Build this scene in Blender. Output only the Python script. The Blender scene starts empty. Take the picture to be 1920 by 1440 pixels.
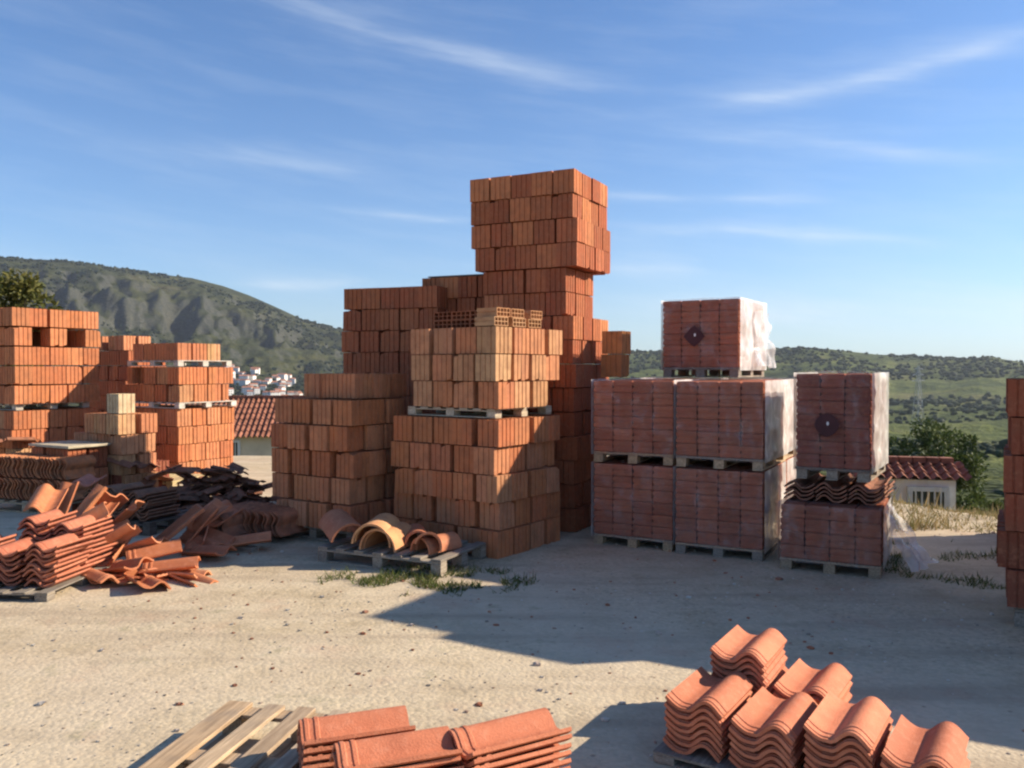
import bpy, bmesh, math, random
import numpy as np
from mathutils import Vector, Matrix, noise as mnoise

R = math.radians
rnd = random.Random(7)
npr = np.random.RandomState(11)
scene = bpy.context.scene
COL = scene.collection

# ------------------------------------------------------------------ camera
CAM_H, HORIZON, FPX = 1.7, 690.0, 1598.0          # eye height, horizon row and focal length in 1920-px units
cam_data = bpy.data.cameras.new('camera')
cam_data.sensor_width = 36.0
cam_data.lens = FPX / 1920 * 36.0
cam_data.clip_start = 0.05
cam_data.clip_end = 20000
cam = bpy.data.objects.new('camera', cam_data)
COL.objects.link(cam)
cam.location = (0, 0, CAM_H)
cam.rotation_euler = (R(90) - math.atan((720 - HORIZON) / FPX), 0, 0)
scene.camera = cam

# ------------------------------------------------------------------ sun and sky
SUN_S = (1.75, 0.25)                               # horizontal shift of a shadow per metre of height, away from the sun
SUN_EL = math.atan(1 / math.hypot(*SUN_S))
SUN_DIR = Vector((SUN_S[0], SUN_S[1], 1)).normalized()
sun_data = bpy.data.lights.new('sun', 'SUN')
sun_data.energy = 5.0
sun_data.angle = R(0.55)
sun_data.color = (1.0, 0.86, 0.68)
sun = bpy.data.objects.new('sun', sun_data)
COL.objects.link(sun)
sun.rotation_euler = SUN_DIR.to_track_quat('Z', 'Y').to_euler()
sun.location = (30, 5, 25)

SKY_STRENGTH = 0.068
world = bpy.data.worlds.new('World')
scene.world = world
world.use_nodes = True
wn, wl = world.node_tree.nodes, world.node_tree.links
wn.clear()
w_out = wn.new('ShaderNodeOutputWorld')
w_bg = wn.new('ShaderNodeBackground')
w_bg.inputs['Strength'].default_value = SKY_STRENGTH
sky = wn.new('ShaderNodeTexSky')
sky.sky_type = 'NISHITA'
sky.sun_disc = False
sky.sun_elevation = SUN_EL
sky.sun_rotation = math.atan2(SUN_DIR.x, SUN_DIR.y)
sky.altitude = 300
sky.air_density = 1.0
sky.dust_density = 0.6
sky.ozone_density = 2.2


def wmath(op, a, b=None, c=None):
    n = wn.new('ShaderNodeMath')
    n.operation = op
    for i, v in enumerate((a, b, c)):
        if v is None:
            continue
        if isinstance(v, (int, float)):
            n.inputs[i].default_value = v
        else:
            wl.new(v, n.inputs[i])
    return n.outputs[0]


tc = wn.new('ShaderNodeTexCoord')
sep = wn.new('ShaderNodeSeparateXYZ')
wl.new(tc.outputs['Generated'], sep.inputs[0])
az = wmath('ARCTAN2', sep.outputs[0], sep.outputs[1])
el = wmath('ARCSINE', sep.outputs[2])
# wind-drawn noise that frays the cirrus
comb = wn.new('ShaderNodeCombineXYZ')
wl.new(wmath('ADD', wmath('MULTIPLY', az, 5.0), wmath('MULTIPLY', el, 3.0)), comb.inputs[0])
wl.new(wmath('ADD', wmath('MULTIPLY', el, 34.0), wmath('MULTIPLY', az, 4.0)), comb.inputs[1])
nz = wn.new('ShaderNodeTexNoise')
nz.inputs['Scale'].default_value = 1.0
nz.inputs['Detail'].default_value = 4
nz.inputs['Roughness'].default_value = 0.6
wl.new(comb.outputs[0], nz.inputs['Vector'])
comb2 = wn.new('ShaderNodeCombineXYZ')
wl.new(wmath('MULTIPLY', az, 2.6), comb2.inputs[0])
wl.new(wmath('MULTIPLY', el, 6.0), comb2.inputs[1])
nz2 = wn.new('ShaderNodeTexNoise')
nz2.inputs['Scale'].default_value = 1.3
nz2.inputs['Detail'].default_value = 3
wl.new(comb2.outputs[0], nz2.inputs['Vector'])
warp = wmath('MULTIPLY', wmath('SUBTRACT', nz2.outputs['Fac'], 0.5), 0.05)


def azel(px, py):
    a = math.atan((px - 960) / FPX)
    return a, math.atan((HORIZON - py) / FPX * math.cos(a))


def streak(p0, p1, width, amount):
    """one band of cirrus between two directions"""
    (a0, e0), (a1, e1) = azel(*p0), azel(*p1)
    dx, dy = a1 - a0, e1 - e0
    ln = math.hypot(dx, dy)
    dx, dy = dx / ln, dy / ln
    ra, re = wmath('SUBTRACT', az, a0), wmath('ADD', wmath('SUBTRACT', el, e0), warp)
    t = wmath('ADD', wmath('MULTIPLY', ra, dx), wmath('MULTIPLY', re, dy))
    d = wmath('SUBTRACT', wmath('MULTIPLY', re, dx), wmath('MULTIPLY', ra, dy))
    w = width / FPX
    g = wmath('ADD', wmath('MULTIPLY', wmath('MULTIPLY', d, d), 1 / (w * w)), 1.0)
    tt = wmath('MULTIPLY_ADD', t, 2 / ln, -1.0)
    t2 = wmath('MULTIPLY', tt, tt)
    e = wmath('ADD', wmath('MULTIPLY', t2, t2), 1.0)
    g2 = wmath('MULTIPLY', g, g)
    return wmath('DIVIDE', amount, wmath('MULTIPLY', wmath('MULTIPLY', g2, e), e))


fray = wmath('MULTIPLY', wmath('SUBTRACT', nz.outputs['Fac'], 0.24), 2.1)
cl = None
for s in (((1300, 205), (1960, 65), 20, .40), ((470, -10), (1150, 170), 26, .26), ((640, 398), (900, 416), 9, .45),
          ((1120, 366), (1540, 388), 9, .45), ((1150, 420), (1680, 455), 11, .40), ((1180, 235), (1840, 300), 20, .24),
          ((450, 522), (670, 530), 12, .35), ((80, 250), (760, 330), 24, .13), ((1120, 490), (1320, 505), 24, .30), ((1150, 575), (2300, 590), 34, .30)):
    v = streak(*s)
    cl = v if cl is None else wmath('ADD', cl, v)
cl = wmath('MULTIPLY', cl, wmath('MULTIPLY', fray, 1.3))
# thin veil everywhere, thicker towards the horizon
veil = wmath('MULTIPLY', wmath('MAXIMUM', wmath('SUBTRACT', nz.outputs['Fac'], 0.45), 0.0), 0.30)
lowv = wmath('POWER', 2.718, wmath('MULTIPLY', wmath('MAXIMUM', el, 0.0), -9.0))
cl = wmath('MINIMUM', wmath('ADD', wmath('ADD', cl, veil), wmath('MULTIPLY', lowv, 0.30)), 0.85)
tint = wn.new('ShaderNodeMix')
tint.data_type = 'RGBA'
tint.blend_type = 'MULTIPLY'
tint.inputs['Factor'].default_value = 1.0
wl.new(sky.outputs[0], tint.inputs['A'])
tint.inputs['B'].default_value = (0.78, 1.08, 1.42, 1)
mixc = wn.new('ShaderNodeMix')
mixc.data_type = 'RGBA'
wl.new(cl, mixc.inputs['Factor'])
wl.new(tint.outputs['Result'], mixc.inputs['A'])
mixc.inputs['B'].default_value = (7.6, 8.4, 9.2, 1)
wl.new(mixc.outputs['Result'], w_bg.inputs['Color'])
wl.new(w_bg.outputs[0], w_out.inputs[0])
world.cycles.sampling_method = 'MANUAL'
world.cycles.sample_map_resolution = 256

# ------------------------------------------------------------------ exposure and sampling
scene.view_settings.view_transform = 'Standard'
scene.view_settings.look = 'None'
scene.view_settings.exposure = 0.80
scene.view_settings.gamma = 1.0
scene.view_settings.use_curve_mapping = False
scene.render.engine = 'CYCLES'
scene.cycles.use_denoising = True
scene.cycles.max_bounces = 6
scene.cycles.diffuse_bounces = 3
scene.cycles.glossy_bounces = 2
scene.cycles.use_adaptive_sampling = True
scene.cycles.adaptive_threshold = 0.02
scene.cycles.transparent_max_bounces = 16
scene.cycles.pixel_filter_type = 'BLACKMAN_HARRIS'
scene.cycles.filter_width = 2.3


# ------------------------------------------------------------------ helpers
def gx(px, d):
    return (px - 960) / FPX * d


def gnd(px, py, z=0.0):
    d = (CAM_H - z) * FPX / (py - HORIZON)
    return gx(px, d), d


def link(o, parent=None):
    COL.objects.link(o)
    if parent is not None:
        o.parent = parent
    return o


def tag(o, label, cat, group=None, kind=None):
    o['label'] = label
    if cat:
        o['category'] = cat
    if group:
        o['group'] = group
    o['kind'] = kind or 'thing'
    return o


def thing(name, label, cat, loc=(0, 0, 0), rotz=0.0, group=None):
    o = link(bpy.data.objects.new(name, None))
    o.empty_display_size = 0.1
    o.location = loc
    o.rotation_euler = (0, 0, rotz)
    return tag(o, label, cat, group, 'thing')


def obj(name, mesh, parent=None, loc=(0, 0, 0), rot=(0, 0, 0), color=None, scale=None):
    o = link(bpy.data.objects.new(name, mesh), parent)
    o.location = loc
    o.rotation_euler = rot
    if color:
        o.color = color
    if scale:
        o.scale = scale
    return o


def pymesh(name, verts, faces, mat=None, smooth=False):
    m = bpy.data.meshes.new(name)
    m.from_pydata(verts, [], faces)
    m.update()
    if mat:
        m.materials.append(mat)
    if smooth:
        m.polygons.foreach_set('use_smooth', [True] * len(m.polygons))
    return m


def bm_mesh(name, bm, mat=None, smooth=False):
    m = bpy.data.meshes.new(name)
    bmesh.ops.recalc_face_normals(bm, faces=bm.faces[:])
    bm.to_mesh(m)
    bm.free()
    if mat:
        m.materials.append(mat)
    if smooth:
        m.polygons.foreach_set('use_smooth', [True] * len(m.polygons))
    return m


def bm_box(bm, x0, x1, y0, y1, z0, z1):
    v = [bm.verts.new(p) for p in ((x0, y0, z0), (x1, y0, z0), (x1, y1, z0), (x0, y1, z0),
                                   (x0, y0, z1), (x1, y0, z1), (x1, y1, z1), (x0, y1, z1))]
    for f in ((0, 3, 2, 1), (4, 5, 6, 7), (0, 1, 5, 4), (1, 2, 6, 5), (2, 3, 7, 6), (3, 0, 4, 7)):
        bm.faces.new([v[i] for i in f])


def box_mesh(name, sx, sy, sz, mat, bevel=0.0, centre=True):
    bm = bmesh.new()
    x = sx / 2 if centre else 0
    bm_box(bm, -sx / 2, sx / 2, -sy / 2, sy / 2, 0, sz)
    if bevel:
        bmesh.ops.bevel(bm, geom=bm.edges[:], offset=bevel, segments=1, affect='EDGES')
    return bm_mesh(name, bm, mat)


# ------------------------------------------------------------------ materials
def new_mat(name):
    m = bpy.data.materials.new(name)
    m.use_nodes = True
    nt = m.node_tree
    nt.nodes.clear()
    out = nt.nodes.new('ShaderNodeOutputMaterial')
    return m, nt, out


class NT:
    def __init__(self, nt):
        self.nt = nt

    def n(self, kind, **kw):
        nd = self.nt.nodes.new(kind)
        for k, v in kw.items():
            setattr(nd, k, v)
        return nd

    def l(self, a, b):
        self.nt.links.new(a, b)

    def noise(self, vec, scale, detail=4, rough=0.55):
        t = self.n('ShaderNodeTexNoise')
        t.inputs['Scale'].default_value = scale
        t.inputs['Detail'].default_value = detail
        t.inputs['Roughness'].default_value = rough
        if vec is not None:
            self.l(vec, t.inputs['Vector'])
        return t.outputs['Fac']

    def ramp(self, fac, stops):
        r = self.n('ShaderNodeValToRGB')
        while len(r.color_ramp.elements) < len(stops):
            r.color_ramp.elements.new(0.5)
        for e, (p, c) in zip(r.color_ramp.elements, stops):
            e.position = p
            e.color = c if len(c) == 4 else (*c, 1)
        self.l(fac, r.inputs['Fac'])
        return r.outputs['Color']

    def mix(self, fac, a, b, blend='MIX'):
        m = self.n('ShaderNodeMix', data_type='RGBA', blend_type=blend)
        for v, s in ((fac, 'Factor'), (a, 'A'), (b, 'B')):
            if isinstance(v, (int, float)):
                m.inputs[s].default_value = v
            elif isinstance(v, tuple):
                m.inputs[s].default_value = v if len(v) == 4 else (*v, 1)
            else:
                self.l(v, m.inputs[s])
        return m.outputs['Result']

    def math(self, op, a, b=None):
        m = self.n('ShaderNodeMath', operation=op)
        for i, v in enumerate((a, b)):
            if v is None:
                continue
            if isinstance(v, (int, float)):
                m.inputs[i].default_value = v
            else:
                self.l(v, m.inputs[i])
        return m.outputs[0]

    def bump(self, h, strength, dist):
        b = self.n('ShaderNodeBump')
        b.inputs['Strength'].default_value = strength
        b.inputs['Distance'].default_value = dist
        self.l(h, b.inputs['Height'])
        return b.outputs[0]

    def bsdf(self, out, color, rough=0.85, normal=None, spec=0.3):
        p = self.n('ShaderNodeBsdfPrincipled')
        if isinstance(color, tuple):
            p.inputs['Base Color'].default_value = color if len(color) == 4 else (*color, 1)
        else:
            self.l(color, p.inputs['Base Color'])
        if isinstance(rough, (int, float)):
            p.inputs['Roughness'].default_value = rough
        else:
            self.l(rough, p.inputs['Roughness'])
        p.inputs['Specular IOR Level'].default_value = spec
        if normal is not None:
            self.l(normal, p.inputs['Normal'])
        self.l(p.outputs[0], out.inputs['Surface'])
        return p


def obj_vec(k):
    """object coordinates shifted by the object's own random number, so that no two pieces carry the same marks"""
    t = k.n('ShaderNodeTexCoord')
    oi = k.n('ShaderNodeObjectInfo')
    sc = k.n('ShaderNodeVectorMath', operation='SCALE')
    cmb = k.n('ShaderNodeCombineXYZ')
    cmb.inputs[0].default_value, cmb.inputs[1].default_value, cmb.inputs[2].default_value = 37, 91, 53
    k.l(cmb.outputs[0], sc.inputs[0])
    k.l(oi.outputs['Random'], sc.inputs['Scale'])
    ad = k.n('ShaderNodeVectorMath', operation='ADD')
    k.l(t.outputs['Object'], ad.inputs[0])
    k.l(sc.outputs[0], ad.inputs[1])
    return ad.outputs[0], oi


def clay_mat(name, stain=(0.30, 0.20, 0.14), dust=(0.55, 0.38, 0.26), stain_amt=0.35, dust_amt=0.35, rough=0.9, scale=1.0, grain=.35):
    m, nt, out = new_mat(name)
    k = NT(nt)
    vec, oi = obj_vec(k)
    c = oi.outputs['Color']
    n1 = k.noise(vec, 9 * scale, 5, .6)
    n2 = k.noise(vec, 28 * scale, 4, .6)
    n3 = k.noise(vec, 160 * scale, 2, .5)
    c = k.mix(k.math('MULTIPLY', k.ramp(n1, [(.42, (0, 0, 0)), (.7, (1, 1, 1))]), stain_amt), c, stain)
    c = k.mix(k.math('MULTIPLY', k.ramp(n2, [(.5, (0, 0, 0)), (.75, (1, 1, 1))]), dust_amt), c, dust)
    c = k.mix(grain, c, k.ramp(n3, [(.3, (.45, .45, .45)), (.7, (1, 1, 1))]), 'MULTIPLY')
    k.bsdf(out, c, rough, k.bump(k.math('ADD', n2, n3), .5, .004), .2)
    return m


CLAY = clay_mat('fired_clay', stain=(.26, .115, .065), dust=(.58, .26, .14), stain_amt=.5, dust_amt=.4)
TILE = clay_mat('roof_tile_clay', stain=(.40, .13, .07), dust=(.72, .33, .2), stain_amt=.55, dust_amt=.4, rough=.72, scale=.8, grain=.22)
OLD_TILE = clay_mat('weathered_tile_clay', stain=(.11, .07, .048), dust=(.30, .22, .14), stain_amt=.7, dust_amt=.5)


def wood_mat():
    m, nt, out = new_mat('pallet_wood')
    k = NT(nt)
    vec, oi = obj_vec(k)
    mp = k.n('ShaderNodeMapping')
    mp.inputs['Scale'].default_value = (3, 45, 45)
    k.l(vec, mp.inputs['Vector'])
    g = k.noise(mp.outputs[0], 1.5, 4, .6)
    big = k.noise(vec, 6, 3)
    c = k.mix(1.0, oi.outputs['Color'], k.ramp(g, [(.3, (.5, .46, .42)), (.7, (1.1, 1.08, 1.05))]), 'MULTIPLY')
    c = k.mix(k.math('MULTIPLY', k.ramp(big, [(.5, (0, 0, 0)), (.7, (1, 1, 1))]), .45), c, (.2, .17, .14))
    k.bsdf(out, c, .8, k.bump(g, .4, .003), .2)
    return m


WOOD = wood_mat()
WOOD_COL = [(.52, .38, .24, 1), (.58, .44, .29, 1), (.45, .34, .23, 1), (.50, .40, .29, 1)]
GREY_WOOD = [(.34, .30, .25, 1), (.28, .25, .21, 1), (.40, .35, .28, 1)]


def film_mat(name, haze, fold_fac, tintc, gloss):
    m, nt, out = new_mat(name)
    k = NT(nt)
    vec, oi = obj_vec(k)
    mp = k.n('ShaderNodeMapping')
    mp.inputs['Rotation'].default_value = (.6, .5, .4)
    mp.inputs['Scale'].default_value = (2.2, 5, 1.8)
    k.l(vec, mp.inputs['Vector'])
    a = k.noise(mp.outputs[0], 1.3, 3, .5)
    b = k.noise(vec, 4.5, 3, .5)
    ridge = k.math('ABSOLUTE', k.math('SUBTRACT', a, .5))
    folds = k.ramp(ridge, [(0, (1, 1, 1)), (.02, (.3, .3, .3)), (.09, (0, 0, 0))])
    soft = k.ramp(b, [(.35, (.25, .25, .25)), (.7, (1, 1, 1))])
    fac = k.math('ADD', k.math('MULTIPLY', k.math('MULTIPLY', folds, soft), fold_fac), k.math('MULTIPLY', k.math('ADD', k.math('MULTIPLY', soft, .5), .6), haze))
    tr = k.n('ShaderNodeBsdfTransparent')
    tr.inputs[0].default_value = (.93, .90, .90, 1)
    p = k.n('ShaderNodeBsdfPrincipled')
    p.inputs['Base Color'].default_value = (*tintc, 1)
    p.inputs['Roughness'].default_value = gloss
    p.inputs['Specular IOR Level'].default_value = .5
    k.l(k.bump(k.math('ADD', k.math('MULTIPLY', ridge, 1.5), b), .5, .02), p.inputs['Normal'])
    mx = k.n('ShaderNodeMixShader')
    k.l(k.math('MINIMUM', fac, .97), mx.inputs[0])
    k.l(tr.outputs[0], mx.inputs[1])
    k.l(p.outputs[0], mx.inputs[2])
    k.l(mx.outputs[0], out.inputs['Surface'])
    return m


FILM = film_mat('stretch_film', .055, .20, (.82, .71, .67), .16)
FILM_LOOSE = film_mat('loose_stretch_film', .36, .35, (.90, .88, .87), .2)
FILM_FOLD = film_mat('folded_stretch_film', .62, .40, (.92, .90, .88), .22)


def plain_mat(name, col, rough=.8, spread=.25, scale=6, bump=.3):
    m, nt, out = new_mat(name)
    k = NT(nt)
    vec, oi = obj_vec(k)
    n1 = k.noise(vec, scale, 5, .6)
    c = k.mix(1.0, (*col, 1), k.ramp(n1, [(.3, (1 - spread,) * 3), (.7, (1 + spread,) * 3)]), 'MULTIPLY')
    k.bsdf(out, c, rough, k.bump(n1, bump, .01), .25)
    return m


EMBLEM = plain_mat('printed_dark_ink', (.075, .026, .028), .6)
WHITE_INK = plain_mat('printed_white_ink', (.8, .8, .78), .5, .1)
PLASTER = plain_mat('cream_plaster', (.62, .55, .40), .9, .15, 2)
WHITEWASH = plain_mat('whitewashed_wall', (.74, .72, .66), .9, .18, 3)
FAR_WHITE = plain_mat('village_plaster', (.78, .76, .70), .9, .08, .3)
ROOF_RED = plain_mat('roof_clay', (.24, .10, .062), .9, .5, 4)
FAR_ROOF = plain_mat('village_roof', (.36, .16, .10), .9, .2, .3)
METAL = plain_mat('painted_metal', (.62, .64, .60), .45, .15, 5)
STEEL = plain_mat('galvanised_steel', (.42, .44, .42), .5, .15, 3)
STONE = plain_mat('pebble_stone', (.40, .35, .28), .9, .3, 20)
BARK = plain_mat('bark', (.09, .07, .05), .95, .4, 8)


def glass_mat():
    m, nt, out = new_mat('window_glass')
    k = NT(nt)
    k.bsdf(out, (.05, .07, .07), .08, None, .5)
    return m


GLASS = glass_mat()


def leaf_mat(name, cols):
    m, nt, out = new_mat(name)
    k = NT(nt)
    g = k.n('ShaderNodeNewGeometry')
    c = k.ramp(g.outputs['Random Per Island'], [(i / max(1, len(cols) - 1), cc) for i, cc in enumerate(cols)])
    p = k.n('ShaderNodeBsdfPrincipled')
    k.l(c, p.inputs['Base Color'])
    p.inputs['Roughness'].default_value = .6
    p.inputs['Specular IOR Level'].default_value = .2
    tl = k.n('ShaderNodeBsdfTranslucent')
    k.l(c, tl.inputs[0])
    ms = k.n('ShaderNodeMixShader')
    ms.inputs[0].default_value = .3
    k.l(p.outputs[0], ms.inputs[1])
    k.l(tl.outputs[0], ms.inputs[2])
    k.l(ms.outputs[0], out.inputs['Surface'])
    return m


LEAF = leaf_mat('leaf_green', [(.035, .055, .015), (.06, .09, .025), (.10, .12, .035)])
LEAF_YEL = leaf_mat('leaf_olive', [(.06, .075, .02), (.12, .12, .03), (.17, .15, .04)])
GRASS = leaf_mat('grass_blade', [(.05, .085, .015), (.08, .12, .022), (.13, .14, .04), (.26, .22, .10)])
DRY = leaf_mat('dry_grass', [(.30, .22, .10), (.42, .33, .17), (.20, .18, .07), (.12, .13, .04)])
WOODS = leaf_mat('far_foliage', [(.035, .05, .025), (.055, .075, .03), (.09, .105, .04)])


# ------------------------------------------------------------------ terrain
def vnoise(x, y, seed=0):
    """vectorised value noise, 0..1"""
    xi, yi = np.floor(x).astype(np.int64), np.floor(y).astype(np.int64)
    xf, yf = x - xi, y - yi
    xf, yf = xf * xf * (3 - 2 * xf), yf * yf * (3 - 2 * yf)

    def h(a, b):
        n = (a * 374761393 + b * 668265263 + seed * 974711) & 0x7fffffff
        n = ((n ^ (n >> 13)) * 1274126177) & 0x7fffffff
        return ((n ^ (n >> 16)) & 0xffff) / 65535.0
    return (h(xi, yi) * (1 - xf) + h(xi + 1, yi) * xf) * (1 - yf) + (h(xi, yi + 1) * (1 - xf) + h(xi + 1, yi + 1) * xf) * yf


def fbm(x, y, oct=5, seed=0):
    s, a, t = 0, .5, 0
    for i in range(oct):
        s = s + a * vnoise(x * 2 ** i + 17 * i, y * 2 ** i - 9 * i, seed + i)
        t += a
        a *= .5
    return s / t


RPX = np.array([-3000, -900, -300, 0, 60, 130, 200, 300, 360, 420, 470, 520, 570, 640, 720, 850, 1000, 1150, 1240, 1440, 1500, 1560, 1640, 1700, 1800, 1860, 1920, 2300, 3500, 6000], float)
RPY = np.array([560, 500, 470, 483, 487, 490, 500, 515, 522, 537, 555, 577, 600, 618, 640, 655, 662, 660, 657, 655, 650, 655, 664, 667, 672, 670, 680, 640, 600, 560], float)
RDIST = np.interp


def terrain(x, y):
    x, y = np.asarray(x, float), np.asarray(y, float)
    r = np.hypot(x, y)
    az = np.arctan2(x, y)
    front = np.clip(np.cos(az), .05, 1)
    px = 960 + FPX * np.clip(np.tan(np.clip(az, -1.35, 1.35)), -4, 4)
    # the yard and its crest
    sx = np.clip((x - 2.0) / 4.0, 0, 1)
    edge = 16.5 - 7.0 * sx * sx * (3 - 2 * sx)
    t = np.maximum(0, y - edge)
    near = -np.interp(t, [0, 1, 4, 10, 45, 140, 400, 900, 1300], [0, .12, .9, 2.6, 6, 15, 32, 46, 46])
    near += np.where(t > 3, (fbm(x * .12, y * .12, 4, 3) - .5) * np.clip((t - 3) / 20, 0, 1) * 3, 0)
    near = np.where(y < -20, near - (np.minimum(-20 - y, 300)) * .06, near)
    # hills
    left = np.clip((1000 - px) / 350, 0, 1)
    left = left * left * (3 - 2 * left)
    rb = 1250 + 0 * left
    rr = 2100 + 350 * left
    gul = (fbm(az * 26, az * 0 + 3.3, 3, 21) - .5)
    gul2 = (fbm(az * 46, r * .011, 4, 22) - .5)
    ridge = CAM_H + rr / front * 0 + rr * np.tan(np.interp(px, RPX, HORIZON - RPY) / FPX * front)
    u = np.clip((r - rb) / (rr - rb), 0, 1.0)
    ul = np.clip(u + (gul * .08 + gul2 * .17) * np.clip(u * 4, 0, 1) * np.clip((1 - u) * 4, 0, 1), 0, 1)
    prof_l = np.interp(ul, [0, .25, .50, .60, .72, 1.0], [0, .14, .40, .62, .80, 1.0])
    prof_r = np.interp(np.clip(u + gul * .25 * np.clip(u * 4, 0, 1) * np.clip((1 - u) * 4, 0, 1), 0, 1), [0, .3, .5, .75, 1.0], [0, .32, .50, .85, 1.0])
    prof = prof_l * left + prof_r * (1 - left)
    base = -46 + 10 * left
    hill = base + (ridge - base) * prof
    hill += (fbm(x * .012, y * .012, 5, 5) - .5) * 16 * np.clip(u * 5, 0, 1) * np.clip((1.02 - u) * 6, 0.12, 1)
    z = np.where(r > rb, hill, near)
    w = np.clip((r - 900) / 350, 0, 1)
    z = np.where((r > 900) & (r <= rb), near * (1 - w) + base * w, z)
    z = np.where(r > rr, ridge - (r - rr) * .10, z)
    z += np.where((r > 120) & (r < rb), (fbm(x * .01, y * .01, 4, 9) - .5) * 14 * np.clip((r - 120) / 200, 0, 1), 0)
    # soft unevenness of the yard
    z += np.where(t < 6, (fbm(x * .5, y * .5, 3, 31) - .5) * .05 * np.clip(1 - t / 6, 0, 1) * np.clip((np.hypot(x, y - 20) - 0) / 3, 0, 1) * .5, 0)
    return z


AZ = np.concatenate([np.radians(np.arange(-180, -42, 3.0)), np.radians(np.arange(-42, 42, .14)), np.radians(np.arange(42, 180, 3.0))])


def polar_sheet(name, radii, mat):
    na, nr = len(AZ), len(radii)
    rr, aa = np.meshgrid(radii, AZ, indexing='ij')
    x, y = rr * np.sin(aa), rr * np.cos(aa)
    z = terrain(x, y)
    verts = np.stack([x.ravel(), y.ravel(), z.ravel()], 1)
    i, j = np.meshgrid(np.arange(nr - 1), np.arange(na), indexing='ij')
    a = (i * na + j).ravel()
    b = (i * na + (j + 1) % na).ravel()
    faces = np.stack([a, b, b + na, a + na], 1)
    m = bpy.data.meshes.new(name)
    m.vertices.add(len(verts))
    m.vertices.foreach_set('co', verts.ravel())
    m.loops.add(len(faces) * 4)
    m.loops.foreach_set('vertex_index', faces.ravel())
    m.polygons.add(len(faces))
    m.polygons.foreach_set('loop_start', np.arange(len(faces)) * 4)
    m.polygons.foreach_set('use_smooth', np.ones(len(faces), bool))
    m.update(calc_edges=True)
    m.validate()
    m.flip_normals()
    m.materials.append(mat)
    o = link(bpy.data.objects.new(name, m))
    o['kind'] = 'structure'
    return o


def ground_mat():
    m, nt, out = new_mat('yard_soil')
    k = NT(nt)
    g = k.n('ShaderNodeNewGeometry')
    pos = g.outputs['Position']
    sp = k.n('ShaderNodeSeparateXYZ')
    k.l(pos, sp.inputs[0])
    big = k.noise(pos, .55, 5, .6)
    mid = k.noise(pos, 2.6, 6, .65)
    fine = k.noise(pos, 26, 4, .7)
    vor = k.n('ShaderNodeTexVoronoi')
    vor.inputs['Scale'].default_value = 38
    k.l(pos, vor.inputs['Vector'])
    grit = k.n('ShaderNodeTexVoronoi')
    grit.inputs['Scale'].default_value = 95
    k.l(pos, grit.inputs['Vector'])
    c = k.ramp(mid, [(.28, (.40, .32, .205)), (.5, (.53, .435, .295)), (.72, (.61, .515, .365))])
    c = k.mix(k.math('MULTIPLY', k.ramp(big, [(.48, (0, 0, 0)), (.68, (1, 1, 1))]), .5), c, (.50, .38, .26))
    c = k.mix(k.ramp(k.noise(pos, .9, 3), [(.35, (.10, .10, .10)), (.65, (.55, .55, .55))]), c, k.ramp(vor.outputs['Color'], [(.1, (.6, .6, .6)), (.5, (1, 1, 1)), (.9, (1.25, 1.22, 1.15))]), 'MULTIPLY')
    c = k.mix(.45, c, k.ramp(fine, [(.3, (.66, .64, .60)), (.62, (1.08, 1.08, 1.08))]), 'MULTIPLY')
    wear = k.noise(pos, .28, 4, .6)
    c = k.mix(k.math('MULTIPLY', k.ramp(wear, [(.42, (0, 0, 0)), (.62, (1, 1, 1))]), .55), c, (.60, .515, .385))
    mps = k.n('ShaderNodeMapping')
    mps.inputs['Rotation'].default_value = (0, 0, .55)
    mps.inputs['Scale'].default_value = (.35, 3.2, 1)
    k.l(pos, mps.inputs['Vector'])
    ruts = k.noise(mps.outputs[0], 1.0, 4, .55)
    c = k.mix(k.math('MULTIPLY', k.ramp(ruts, [(.50, (0, 0, 0)), (.66, (1, 1, 1))]), .6), c, (.36, .285, .20))
    # terracotta dust trodden into the soil
    red = k.noise(pos, 1.1, 5, .7)
    c = k.mix(k.math('MULTIPLY', k.ramp(red, [(.56, (0, 0, 0)), (.72, (1, 1, 1))]), .35), c, (.42, .22, .14))
    specks = k.n('ShaderNodeTexVoronoi')
    specks.inputs['Scale'].default_value = 7
    k.l(pos, specks.inputs['Vector'])
    c = k.mix(k.math('MULTIPLY', k.ramp(specks.outputs['Distance'], [(.05, (1, 1, 1)), (.11, (0, 0, 0))]), .55), c, (.16, .12, .08))
    # beyond the crest: dry grass and green slope
    far = k.noise(pos, .16, 5, .6)
    gc = k.ramp(far, [(.3, (.10, .11, .035)), (.5, (.17, .16, .06)), (.65, (.30, .24, .12)), (.8, (.10, .13, .04))])
    gc = k.mix(.5, gc, k.ramp(k.noise(pos, 3, 5, .7), [(.3, (.5, .5, .5)), (.7, (1.2, 1.2, 1.2))]), 'MULTIPLY')
    edgef = k.math('ADD', k.math('MULTIPLY', sp.outputs[2], -5.5), k.math('MULTIPLY', k.math('SUBTRACT', mid, .5), 2.5))
    ef = k.ramp(edgef, [(.25, (0, 0, 0)), (.9, (1, 1, 1))])
    c = k.mix(ef, c, gc)
    h = k.math('ADD', k.math('MULTIPLY', k.math('SUBTRACT', 1.0, vor.outputs['Distance']), .8), k.math('ADD', fine, k.math('MULTIPLY', mid, 2.5)))
    k.bsdf(out, c, .95, k.bump(h, .36, .011), .15)
    return m


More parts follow.
